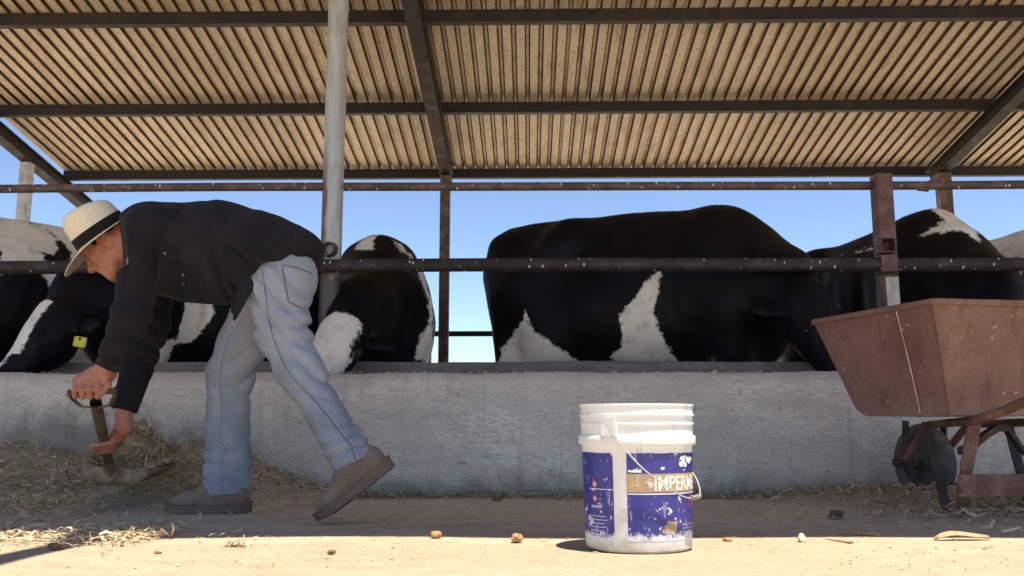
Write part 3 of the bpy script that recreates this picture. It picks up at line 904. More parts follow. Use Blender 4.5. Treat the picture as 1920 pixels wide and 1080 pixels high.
# legs: two flat bars meeting in a V at the foot, tied across by a plate
foot = G(1792, 972)
for k in (0, 1):
    off = rt * (0.0 if k == 0 else (TW - 0.32))
    ft = foot + off
    a1 = P(1738, 812, 3.50) + off; a2 = P(1828, 795, 3.27) + off
    a1[2] = zb - 0.02; a2[2] = zb - 0.02
    beam_obj('leg', a1, ft + np.array((-0.012, 0.03, 0.0)), 0.036, 0.01, M['barrow_dark'], barrow, 0.002, up=(0, 1, 0))
    mid = P(1812, 880, 3.27) + off
    beam_obj('leg', a2, mid, 0.046, 0.01, M['barrow_frame'], barrow, 0.002, up=(0, 1, 0))
    beam_obj('leg', mid + (mid - a2) * -0.02, ft + np.array((0.012, -0.002, -0.002)), 0.044, 0.011, M['barrow_frame'], barrow, 0.002, up=(0, 1, 0))
    beam_obj('foot_plate', ft + np.array((-0.035, 0.01, 0.004)), ft + np.array((0.04, 0.01, 0.004)), 0.05, 0.006, M['barrow_dark'], barrow, 0.001)
c0 = P(1797, 911, 3.252); c1 = c0 + rt * 0.42
beam_obj('leg_tie', c0, c1, 0.006, 0.078, M['barrow_frame'], barrow, 0.002)
for vv in (893, 920):
    q = P(1803, vv, 3.245)
    v, f = lathe_data([(0.0, 0.006), (0.006, 0.005), (0.009, 0.0)], 10)
    v = [(q[0] + a, q[1] - c, q[2] + b) for a, b, c in v]
    mesh_obj('bolt', v, f, M['barrow_frame'], barrow, smooth=True)
# bent strap under the rear edge
sp_ = [P(u, v_, 3.42) for u, v_ in ((1800, 846), (1822, 838), (1845, 818), (1868, 803), (1885, 803), (1898, 818), (1912, 840), (1935, 858))]
bm = bmesh.new(); prev = None
for p in sp_:
    ring = [bm.verts.new((p[0], p[1] - 0.02, p[2] - 0.012)), bm.verts.new((p[0], p[1] + 0.02, p[2] - 0.012)), bm.verts.new((p[0], p[1] + 0.02, p[2] + 0.014)), bm.verts.new((p[0], p[1] - 0.02, p[2] + 0.014))]
    if prev:
        for i in range(4): bm.faces.new((prev[i], prev[(i + 1) % 4], ring[(i + 1) % 4], ring[i]))
    else: bm.faces.new(ring)
    prev = ring
bm.faces.new(prev[::-1])
bm_obj('bent_strap', bm, M['barrow_dark'], barrow)
# wheel
wg = G(1738, 940); WR = 0.172
wc = np.array((wg[0], wg[1], WR))
wheel = empty('wheel', wc); wheel.parent = barrow; wheel.location = Vector(wc) - barrow.location
wax = np.array((ax[1], -ax[0], 0.0))       # axle direction
wq = Vector(wax).to_track_quat('Z', 'Y').to_matrix()
def on_wheel(name, profile, mat, seg=48):
    v, f = lathe_data(profile, seg)
    v = [tuple(wq @ Vector(p)) for p in v]
    o = sharp(mesh_obj(name, v, f, mat), 40); o.parent = wheel; o.matrix_parent_inverse = Matrix(); return o
tp = []
for a in np.linspace(-2.5, 2.5, 19): tp.append((0.135 + 0.037 * math.cos(a), 0.039 * math.sin(a)))
on_wheel('tyre', tp, M['tyre'])
on_wheel('rim', [(0.112, -0.032), (0.106, -0.028), (0.104, -0.010), (0.055, -0.012), (0.03, -0.03), (0.012, -0.04), (0.012, 0.04), (0.03, 0.03), (0.055, 0.012), (0.104, 0.010), (0.106, 0.028), (0.112, 0.032)], M['rim'])
v, f = tube_data([tuple(Vector(wax) * -0.15), tuple(Vector(wax) * 0.15)], 0.011, 12)
o = sharp(mesh_obj('axle', v, f, M['barrow_dark'])); o.parent = wheel; o.matrix_parent_inverse = Matrix()
for s in (-1, 1):
    c = wc + wax * 0.105 * s
    beam_obj('axle_block', c - ax * 0.07, c + ax * 0.07, 0.03, 0.034, M['barrow_dark'], barrow, 0.004)
    top = np.array((c[0] - ax[0] * 0.02, c[1] - ax[1] * 0.02, zb - 0.012))
    beam_obj('wheel_stay', c, top, 0.034, 0.012, M['barrow_dark'], barrow, 0.002, up=tuple(wax))
# ------------------------------------------------------------------ cows
def m_hide():
    m = Mat('cow_hide', 0.6, 0.0, 0.16); o = m.co()
    n = m.noise(o, 24, 5, 0.7); n2 = m.noise(m.co((1, 1, 3)), 90, 3, 0.6); d = m.noise(o, 4, 5, 0.6)
    k = m.math('ADD', m.attr('white'), m.math('MULTIPLY', m.math('SUBTRACT', n, 0.5), 0.07))
    black = m.mix(m.ramp(d, [(0.35, 0), (0.75, 1)]), (0.0025, 0.0026, 0.0035), (0.006, 0.0056, 0.006))
    white = m.mix(m.ramp(d, [(0.3, 0), (0.7, 1)]), (0.84, 0.79, 0.71), (0.75, 0.68, 0.58))
    dirt = m.noise(o, 10, 6, 0.7)
    white = m.mix(m.ramp(dirt, [(0.52, 0), (0.75, 0.45)]), white, (0.26, 0.19, 0.12))
    w = m.ramp(m.math('ADD', k, 0.5), [(0.494, 0), (0.506, 1)])
    pk = m.ramp(m.math('ADD', m.attr('bare'), 0.0), [(0.3, 0), (0.7, 1)])
    c = m.mix(w, black, white)
    c = m.mix(pk, c, (0.22, 0.15, 0.13))
    m.color(c); m.rough(m.mix(w, (0.5, 0.5, 0.5), (0.8, 0.8, 0.8)))
    m.bump(n2, 0.35, 0.004); m.bump(n, 0.25, 0.01)
    m.b.inputs['Sheen Weight'].default_value = 0.01
    m.b.inputs['Sheen Roughness'].default_value = 0.4
    return m.m
M['hide'] = m_hide()
M['eye'] = flat_mat('dark_eye', (0.01, 0.008, 0.008), 0.12, 0, 0.1)
M['tag'] = flat_mat('yellow_tag', (0.62, 0.6, 0.06), 0.5, 0, 0.1)
M['tag_mark'] = flat_mat('tag_print', (0.02, 0.02, 0.02), 0.6, 0, 0.1)

def frame(withers, heading, s):
    """local cow space: x forward, y to its left, z up, feet at 0, withers over x = 0.42"""
    h = np.array((heading[0], heading[1], 0.0)); h /= np.linalg.norm(h)
    l = np.array((-h[1], h[0], 0.0))
    o = np.array((withers[0], withers[1], 0.0)) - h * 0.42 * s
    A = np.stack([h, l, np.array((0, 0, 1.0))], 0) * 1.0
    return o, A, s
def to_local(fr, p): o, A, s = fr; return (A @ (np.asarray(p, float) - o)) / s
def to_world(fr, P_): o, A, s = fr; return o + (np.asarray(P_) * s) @ A
def cow(label, withers, heading, s, poll, muzzle, patches=(), roll=None, seed=1, girth=1.0, ears=True, h=0.017, rump_drop=0.0, belly=0.0, base_white=-0.2, hump=0.0, back=0.0):
    fr = frame(withers, heading, s)
    pl, mz = to_local(fr, poll), to_local(fr, muzzle)
    lo = np.minimum(np.array((-1.25, -0.55, -0.05)), np.minimum(pl, mz) - 0.33)
    hi = np.maximum(np.array((1.0, 0.55, 1.65)), np.maximum(pl, mz) + 0.33)
    f = Field(lo, hi, h)
    g = girth; rd = rump_drop
    f.el((-0.02, 0, 0.99), (0.80, 0.37 * g, 0.40), 0.0)
    f.el((-0.10, 0, 0.86 - belly), (0.58, 0.34 * g, 0.27), 0.12)
    f.el((-0.58, 0, 1.12 - rd), (0.37, 0.27 * g, 0.30), 0.14)
    f.rc((-0.80, 0, 1.36 - rd), (0.50, 0, 1.375 + hump), 0.09, 0.095, 0.16)
    if back: f.el((-0.10, 0, 1.24), (0.60, 0.20, 0.245), 0.10)
    f.el((0.48, 0, 1.03), (0.33, 0.28 * g, 0.42), 0.14)
    f.el((0.62, 0, 0.86), (0.22, 0.2, 0.26), 0.12)
    for y in (-1, 1):
        f.rc((-0.38, y * 0.16 * g, 1.36 - rd * .4), (-0.42, y * 0.215 * g, 1.29 - rd * .4), 0.055, 0.07, 0.16)      # hook bone
        f.rc((-0.84, y * 0.11, 1.30 - rd), (-0.82, y * 0.13, 1.16 - rd), 0.075, 0.085, 0.1)
        f.rc((0.44, y * 0.13, 1.34), (0.56, y * 0.255 * g, 0.92), 0.07, 0.10, 0.13)         # shoulder blade
        f.rc((-0.79, y * 0.12, 1.14 - rd), (-0.74, y * 0.17, 0.62), 0.12, 0.095, 0.1)       # hamstring
        f.rc((-0.62, y * 0.17, 1.02 - rd), (-0.44, y * 0.20, 0.76), 0.20, 0.14, 0.12)        # thigh
        f.rc((-0.44, y * 0.20, 0.76), (-0.70, y * 0.19, 0.50), 0.13, 0.068, 0.07)
        f.rc((-0.70, y * 0.19, 0.50), (-0.68, y * 0.19, 0.14), 0.06, 0.045, 0.05)
        f.rc((-0.68, y * 0.19, 0.14), (-0.64, y * 0.19, 0.045), 0.05, 0.06, 0.04)
        f.rc((0.56, y * 0.19, 0.80), (0.55, y * 0.17, 0.42), 0.115, 0.06, 0.1)
        f.rc((0.55, y * 0.17, 0.42), (0.55, y * 0.17, 0.13), 0.052, 0.045, 0.04)
        f.rc((0.55, y * 0.17, 0.13), (0.585, y * 0.17, 0.045), 0.048, 0.06, 0.04)
    f.el((-0.42, 0, 0.62), (0.21, 0.17, 0.15), 0.06)
    for x in (-0.36, -0.5):
        for y in (-0.07, 0.07): f.rc((x, y, 0.5), (x, y, 0.43), 0.02, 0.014, 0.02)
    f.rc((-0.86, 0, 1.36 - rd), (-0.93, 0, 1.18 - rd), 0.045, 0.03, 0.05)
    f.rc((-0.93, 0, 1.18 - rd), (-0.87, 0.0, 0.62), 0.028, 0.024, 0.03)
    f.rc((-0.87, 0, 0.62), (-0.87, 0.0, 0.40), 0.045, 0.03, 0.05)
    # neck and head
    hd = mz - pl; L = np.linalg.norm(hd); hd = hd / L
    nb = np.array((0.62, 0, 1.08)); nm = (nb + pl) / 2 + np.array((0.03, 0, 0.03))
    f.rc((0.5, 0, 1.14), nb * 0.4 + nm * 0.6 + np.array((0, 0, 0.03)), 0.16, 0.13, 0.14)
    f.rc(nb, nm, 0.23, 0.17, 0.14)
    f.rc(nm, pl - hd * 0.02, 0.17, 0.125, 0.1)
    f.rc(nb - np.array((0, 0, 0.2)), nm - np.array((0, 0, 0.10)), 0.13, 0.09, 0.12)           # dewlap
    if roll is None:
        sd = np.cross(hd, np.array((0, 0, 1.0)))
        if np.linalg.norm(sd) < 0.3: sd = np.array((0, 1.0, 0))
    else: sd = (np.asarray(roll, float) @ fr[1].T)
    sd = sd - hd * (sd @ hd); sd /= np.linalg.norm(sd)
    up = np.cross(sd, hd)                                       # out of the forehead
    if (up[2] < 0 and roll is None) or (roll is not None and (up @ fr[1])[1] > 0): up = -up
    ax3 = (hd, sd, up)
    f.el(pl + hd * 0.10, (0.17, 0.115, 0.12), 0.06, ax3)
    f.rc(pl + hd * 0.05, pl + hd * L * 0.62, 0.105, 0.075, 0.06, (sd, 1.05))
    f.rc(pl + hd * 0.12 - up * 0.07, pl + hd * L * 0.6 - up * 0.05, 0.085, 0.06, 0.06)
    f.rc(pl + hd * L * 0.6, pl + hd * L * 0.93, 0.072, 0.075, 0.05, (sd, 1.1))
    f.el(pl + hd * L * 0.96 - up * 0.01, (0.06, 0.082, 0.062), 0.04, ax3)
    for q in (-1, 1):
        e0 = pl + hd * 0.02 + sd * q * 0.085 - up * 0.01
        e1 = e0 + sd * q * 0.155 - up * 0.05 - hd * 0.03
        if ears:
            f.el((e0 + e1) / 2 + sd * q * 0.03, (0.10, 0.055, 0.022), 0.025, ((sd * q - up * 0.3 - hd * 0.2) / np.linalg.norm(sd * q - up * 0.3 - hd * 0.2), np.cross(up, sd), up))
        f.rc(pl + hd * 0.17 + sd * q * 0.085 + up * 0.05, pl + hd * 0.21 + sd * q * 0.088 + up * 0.045, 0.026, 0.026, 0.03)   # brow
    f.rc(pl + up * 0.06 - hd * 0.05, pl + up * 0.08, 0.05, 0.05, 0.05)                         # poll tuft
    for y in (-1, 1):              # hollow flank in front of the hip, ribs, crease behind the shoulder
        f.wave((-0.20, y * 0.30 * g, 1.20), 0.20, lambda X, Y, Z: 0.035 + 0 * X)
        f.wave((-0.62, y * 0.22 * g, 1.25 - rd), 0.17, lambda X, Y, Z: 0.022 + 0 * X)
        f.wave((0.05, y * 0.36 * g, 0.98), 0.36, lambda X, Y, Z: 0.003 * np.sin((X + 0.25 * Z) * 62))
        f.wave((0.27, y * 0.32 * g, 0.98), 0.28, lambda X, Y, Z: 0.022 * np.exp(-((X - 0.27 + 0.1 * (Z - 1)) / 0.035) ** 2))
    f.noise(0.0035, 11, seed, 8)
    f.noise(0.0012, 42, seed + 5, 8)
    V, Q = f.mesh(1)
    W = to_world(fr, V)
    white = np.full(len(V), base_white, float); bare = np.zeros(len(V))
    for kind, off, poly, sign in patches:
        # polygons are drawn on a plane through the animal: its side, or its front
        if kind == 'side':
            pp = np.array([side_hit(fr, u, v_, off) for u, v_ in poly])
            d = poly_sd(V[:, 0], V[:, 2], pp)
            m = (V[:, 1] * off > -0.02)
            d = np.where(m, d, -0.2)
        else:
            pp = np.array([front_hit(fr, u, v_, off) for u, v_ in poly])
            d = poly_sd(V[:, 1], V[:, 2], pp)
            m = (V[:, 0] > off - 0.45) if len(kind) == 5 else (V[:, 0] > off - 0.12)
            d = np.where(m, d, -0.2)
        white = np.maximum(white, d) if sign > 0 else np.minimum(white, -d)
    w2 = np.clip((0.53 - V[:, 2]) * 4, -0.2, 0.2)               # white stockings and switch
    white = np.maximum(white, w2)
    mzz = np.linalg.norm(V - (pl + hd * L * 0.99), axis=1)
    bare = np.clip((0.085 - mzz) / 0.03, 0, 1)
    o = mesh_obj('cow', W, Q, M['hide'], None, True, {'white': np.clip(white, -0.3, 0.3), 'bare': bare})
    tag(o, label, 'cow', 'cows feeding at the manger')
    for q in (-1, 1):
        e = to_world(fr, pl + hd * 0.185 + sd * q * 0.098 + up * 0.028)
        v, fc = lathe_data([(0.0001, -0.02), (0.014, -0.014), (0.02, 0), (0.014, 0.014), (0.0001, 0.02)], 12, e)
        mesh_obj('eye', v, fc, M['eye'], o, True)
    # fringe of coat hair along the back
    r = np.random.default_rng(seed + 50)
    top = np.argwhere((V[:, 2] > 1.28) & (V[:, 0] < 0.75))[:, 0]
    pick = r.choice(top, 1500)
    hv = np.zeros((len(pick), 3, 3))
    b = W[pick]; dr = np.stack([r.normal(0, 0.5, len(pick)), r.normal(0, 0.5, len(pick)), np.ones(len(pick))], 1) - 0.8 * fr[1][0]
    dr /= np.linalg.norm(dr, axis=1)[:, None]; ln_ = r.uniform(0.008, 0.022, len(pick))[:, None]
    sd2 = np.stack([r.normal(size=len(pick)), r.normal(size=len(pick)), 0 * pick], 1); sd2 /= np.linalg.norm(sd2, axis=1)[:, None]
    hv[:, 0] = b - sd2 * 0.0012 - dr * 0.004; hv[:, 1] = b + sd2 * 0.0012 - dr * 0.004; hv[:, 2] = b + dr * ln_
    ho = mesh_obj('coat_hair', hv.reshape(-1, 3), np.arange(len(pick) * 3).reshape(-1, 3), M['hide'], o, False, {'white': np.repeat(np.clip(white, -0.3, 0.3)[pick], 3), 'bare': np.zeros(len(pick) * 3)})
    ho['kind'] = 'stuff'
    print('white verts', label[:20], int((white > 0).sum()))
    return o, fr, pl, hd, sd, up
def side_hit(fr, u, v_, off):
    o, A, s = fr; d = ray(u, v_)
    lo = (A @ (np.array(CAM) - o)) / s; ld = A @ d / s
    t = (off - lo[1]) / ld[1]; q = lo + ld * t
    return q[0], q[2]
def front_hit(fr, u, v_, off):
    o, A, s = fr; d = ray(u, v_)
    lo = (A @ (np.array(CAM) - o)) / s; ld = A @ d / s
    t = (off - lo[0]) / ld[0]; q = lo + ld * t
    return q[1], q[2]
def hd2(a, b): d = np.asarray(b) - np.asarray(a); return d[:2]

# big black cow in the middle: rump left and farther, head down to the right
wD, rD = P(1335, 399, 5.62), P(968, 436, 6.25)
cow('big black cow in the middle with white flank wedge, rump to the left', wD, hd2(rD, wD), wD[2] / 1.455,
    P(1508, 575, 4.98), P(1600, 735, 4.66),
    [('side', -0.30, [(1244, 505), (1238, 545), (1230, 590), (1244, 640), (1262, 690), (1150, 690), (1140, 668), (1165, 650), (1172, 628), (1170, 592), (1190, 572), (1210, 545), (1228, 520)], 1),
     ('side', -0.24, [(1003, 585), (1012, 618), (1040, 640), (1075, 665), (1090, 690), (938, 690), (944, 655), (975, 622), (996, 606)], 1)], seed=4, girth=0.98, hump=-0.02, rump_drop=-0.03, back=1)
# cow at the right behind it
wE, rE = P(1728, 412, 5.75), P(1560, 440, 6.6)
cow('black cow with cream white patch on its withers beside the square post', wE, hd2(rE, wE), wE[2] / 1.455,
    P(1880, 600, 5.02), P(1830, 740, 4.68),
    [('front', 0.36, [(1662, 460), (1695, 434), (1722, 380), (1785, 380), (1785, 446), (1757, 440), (1732, 458), (1712, 486), (1704, 458)], 1),
     ('front', 0.1, [(1640, 450), (1640, 380), (1664, 380), (1662, 432)], 1)], seed=8, girth=0.95, rump_drop=0.08)
# pale cow at the right edge of the picture
wF, rF = P(2010, 405, 5.9), P(1850, 455, 6.9)
cow('pale cow with black patches cut off by the right edge', wF, hd2(rF, wF), wF[2] / 1.455, P(2120, 600, 5.05), P(2100, 740, 4.7),
    [('side', -0.3, [(1900, 478), (1862, 494), (1840, 510), (1880, 497)], -1),
     ('side', -0.3, [(1872, 520), (1852, 530), (1868, 600), (1900, 620), (1990, 620), (2010, 480), (1935, 500), (1905, 540), (1890, 590), (1878, 540)], -1)], seed=12, base_white=0.2)
# cow facing the camera in the middle, head down to the left
wC, rC = P(712, 452, 5.75), P(722, 455, 7.0)
oC, frC, plC, hdC, sdC, upC = cow('cow facing the camera beside the round post with cream forehead', wC, hd2(rC, wC), wC[2] / 1.47,
    P(642, 630, 4.95), P(590, 730, 4.62),
    [('front', 0.30, [(668, 486), (686, 462), (712, 455), (704, 470), (706, 488), (690, 492)], 1),
     ('front', 0.30, [(738, 468), (756, 476), (768, 496), (752, 490)], 1),
     ('front', -0.1, [(764, 505), (790, 540), (806, 600), (806, 690), (775, 690), (784, 655), (800, 630), (798, 590), (785, 555), (772, 530)], 1),
     ('front', 0.2, [(655, 510), (640, 560), (632, 620), (626, 620), (634, 545), (645, 510)], 1)],
    seed=16, roll=(0.9, 0.25, 0.22), girth=0.95)
# cow behind the man, head down to the left
wB, rB = P(300, 412, 5.55), P(548, 452, 6.35)
oB, frB, plB, hdB, sdB, upB = cow('black cow with white blaze and yellow ear tag behind the man', wB, hd2(rB, wB), wB[2] / 1.455 * 0.97,
    P(118, 606, 4.92), P(0, 722, 4.66),
    [('side', 0.34, [(352, 540), (398, 545), (404, 590), (372, 640), (338, 645), (344, 600)], 1),
     ('side', 0.3, [(296, 640), (330, 636), (326, 700), (290, 700)], 1)], seed=20, girth=0.96)
# white and black cow at the left edge
wA, rA = P(-90, 400, 5.75), P(105, 425, 6.2)
cow('cow with cream white rump and black shoulder at the left edge', wA, hd2(rA, wA), wA[2] / 1.455, P(-230, 620, 5.0), P(-300, 730, 4.7),
    [('side', 0.3, [(118, 440), (98, 415), (75, 405), (112, 425), (140, 470), (130, 500), (112, 470)], -1),
     ('side', 0.3, [(80, 472), (98, 478), (112, 466), (122, 486), (135, 500), (128, 515), (90, 505), (84, 490)], -1),
     ('side', 0.3, [(-300, 515), (72, 512), (96, 560), (102, 596), (112, 560), (132, 575), (132, 720), (-300, 720)], -1),
     ('side', 0.3, [(-300, 430), (-10, 430), (4, 470), (-2, 520), (-300, 520)], -1)], seed=24, base_white=0.2, rump_drop=0.03)
# blaze, forehead and ear tag are painted on the heads by position along the face
def face_white(o, fr, pl, hd, sd, up, fn):
    me = o.data; n = len(me.vertices)
    co = np.empty(n * 3); me.vertices.foreach_get('co', co); co = co.reshape(-1, 3)
    L = np.array([to_local(fr, c) for c in co]) - pl
    a, b, c = L @ hd, L @ sd, L @ up
    w = np.empty(n, np.float32); me.attributes['white'].data.foreach_get('value', w)
    near = (np.linalg.norm(L, axis=1) < 0.62) & (a > -0.12)
    w = np.where(near, np.maximum(w, fn(a, b, c)), w)
    me.attributes['white'].data.foreach_set('value', np.clip(w, -0.3, 0.3).astype(np.float32))
face_white(oB, frB, plB, hdB, sdB, upB, lambda a, b, c: np.where((a > -0.02) & (c > 0.02), 0.055 - np.abs(b) - 0.04 * (a > 0.3) + np.clip(0.02 - a, -1, 0) * 0.0, -0.2))
face_white(oC, frC, plC, hdC, sdC, upC, lambda a, b, c: np.where((c > -0.02), np.minimum(0.11 - np.abs(b), np.minimum(a + 0.03, 0.3)), -0.2))
tq = P(150, 641, 4.80)
bm = bmesh.new()
box(bm, tq[0] - 0.034, tq[0] + 0.034, tq[1] - 0.002, tq[1] + 0.002, tq[2] - 0.028, tq[2] + 0.028); bevel(bm, 0.006)
bmesh.ops.rotate(bm, verts=bm.verts, cent=tq, matrix=Matrix.Rotation(R(8), 3, 'Y'))
et = bm_obj('ear_tag', bm, M['tag'], oB); tag(et, 'yellow plastic ear tag')
v, fc = lathe_data([(0.0001, -0.006), (0.007, -0.004), (0.008, 0.002)], 10)
mesh_obj('tag_rivet', [(tq[0] + a, tq[1] + c * 1.0 - 0.0, tq[2] + 0.016 + b) for a, b, c in v], fc, M['tag_mark'], et, True)
# ------------------------------------------------------------------ the man shovelling
def m_cloth(name, c0, c1, scale=300, wr=0.5, dust=None, fade=None):
    m = Mat(name, 0.95, 0.0, 0.15); o = m.co()
    n = m.noise(o, 7, 5, 0.6); w = m.noise(m.co((1, 1, 1)), scale, 2, 0.5); cr = m.noise(m.co((1, 1, 1.6)), 22, 6, 0.62, 0.6)
    col = m.mix(m.ramp(n, [(0.3, 0), (0.7, 1)]), c0, c1)
    if fade: col = fade(m, col, o, n)
    col = m.mix(m.ramp(w, [(0.35, 0.25), (0.6, 0)]), col, tuple(x * 0.6 for x in c0))
    if dust: col = m.mix(m.ramp(m.noise(o, 5, 7, 0.7), [(0.55, 0), (0.8, 0.5)]), col, dust)
    m.color(col); m.bump(w, 0.15, 0.001); m.bump(cr, wr, 0.006)
    m.b.inputs['Sheen Weight'].default_value = 0.03
    return m.m
def denim_fade(m, col, o, n):
    # thighs and seat washed pale and dusty, shins still blue
    z = m.axis(o, 2)
    k = m.math('ADD', z, m.math('MULTIPLY', m.math('SUBTRACT', n, 0.5), 0.5))
    return m.mix(m.ramp(k, [(0.32, 0.0), (0.75, 0.65)]), col, (0.33, 0.33, 0.355))
M['denim'] = m_cloth('washed_denim', (0.17, 0.205, 0.26), (0.30, 0.335, 0.385), 260, 0.35, (0.36, 0.31, 0.29), denim_fade)
M['denim_dark'] = m_cloth('denim_seam', (0.12, 0.145, 0.2), (0.16, 0.185, 0.24), 260, 0.2)
M['stitch'] = m_cloth('pale_stitching', (0.42, 0.43, 0.49), (0.34, 0.36, 0.43), 200, 0.1)
M['shirt'] = m_cloth('charcoal_shirt', (0.011, 0.0105, 0.0125), (0.02, 0.0185, 0.02), 320, 0.5, (0.06, 0.047, 0.04))
M['suede'] = m_cloth('dusty_suede', (0.16, 0.115, 0.088), (0.25, 0.185, 0.145), 160, 0.5, (0.36, 0.28, 0.22))
M['sole'] = m_cloth('worn_sole', (0.13, 0.095, 0.075), (0.2, 0.145, 0.115), 120, 0.2, (0.32, 0.25, 0.19))
def m_skin():
    m = Mat('tanned_skin', 0.55, 0.0, 0.4); o = m.co()
    n = m.noise(o, 22, 5, 0.6); f = m.noise(o, 160, 3, 0.6)
    m.color(m.mix(m.ramp(n, [(0.3, 0), (0.7, 1)]), (0.33, 0.13, 0.085), (0.46, 0.19, 0.125)))
    m.b.inputs['Subsurface Weight'].default_value = 0.1
    m.b.inputs['Subsurface Radius'].default_value = (0.01, 0.004, 0.002)
    m.bump(f, 0.15, 0.001); return m.m
M['skin'] = m_skin()
def m_hat():
    m = Mat('woven_straw_hat', 0.85, 0.0, 0.25); o = m.co()
    w = m.noise(m.co((1, 1, 1)), 190, 2, 0.5); n = m.noise(o, 9, 4, 0.6)
    c = m.mix(m.ramp(n, [(0.3, 0), (0.7, 1)]), (0.68, 0.6, 0.43), (0.75, 0.67, 0.5))
    c = m.mix(m.ramp(w, [(0.35, 0.45), (0.55, 0)]), c, (0.46, 0.37, 0.23))
    m.color(c); m.bump(w, 0.4, 0.002); return m.m
M['hat'] = m_hat()
M['band'] = m_cloth('hat_band_ribbon', (0.012, 0.011, 0.011), (0.02, 0.018, 0.017), 200, 0.1)
M['hair'] = m_cloth('dark_hair', (0.012, 0.008, 0.006), (0.02, 0.013, 0.01), 120, 0.3)

YM = 3.36
def unit(v): v = np.asarray(v, float); return v / np.linalg.norm(v)
# head frame
HC = P(208, 461, YM)
HU = unit((-0.68, -0.05, 0.73)); HF = unit((-0.70, -0.10, -0.70)); HF = unit(HF - HU * (HF @ HU)); HS = np.cross(HU, HF)
if HS[1] > 0: HS = -HS             # towards the camera
def hp(f_, s_, u_): return HC + HF * f_ + HS * s_ + HU * u_
# joints
nearSh, nearEl, nearWr = P(278, 432, YM - 0.19), P(246, 592, YM - 0.22), P(209, 684, YM - 0.17)
farSh, farEl, farWr = P(300, 445, YM + 0.17), P(284, 610, YM + 0.16), P(232, 768, YM + 0.10)
nearHip, nearKn, nearAn = P(520, 545, YM - 0.09), P(556, 688, YM - 0.12), P(664, 862, 3.20)
farHip, farKn, farAn = P(498, 545, YM + 0.10), P(430, 698, YM + 0.17), P(426, 900, 3.575)
# shovel lines first, the hands close on them
gripA, gripB = P(128, 738, 3.20), P(214, 733, 3.20)
grip_c = (gripA + gripB) / 2
shaft0 = P(180, 757, 3.235); shaft1 = P(207, 884, 3.72)

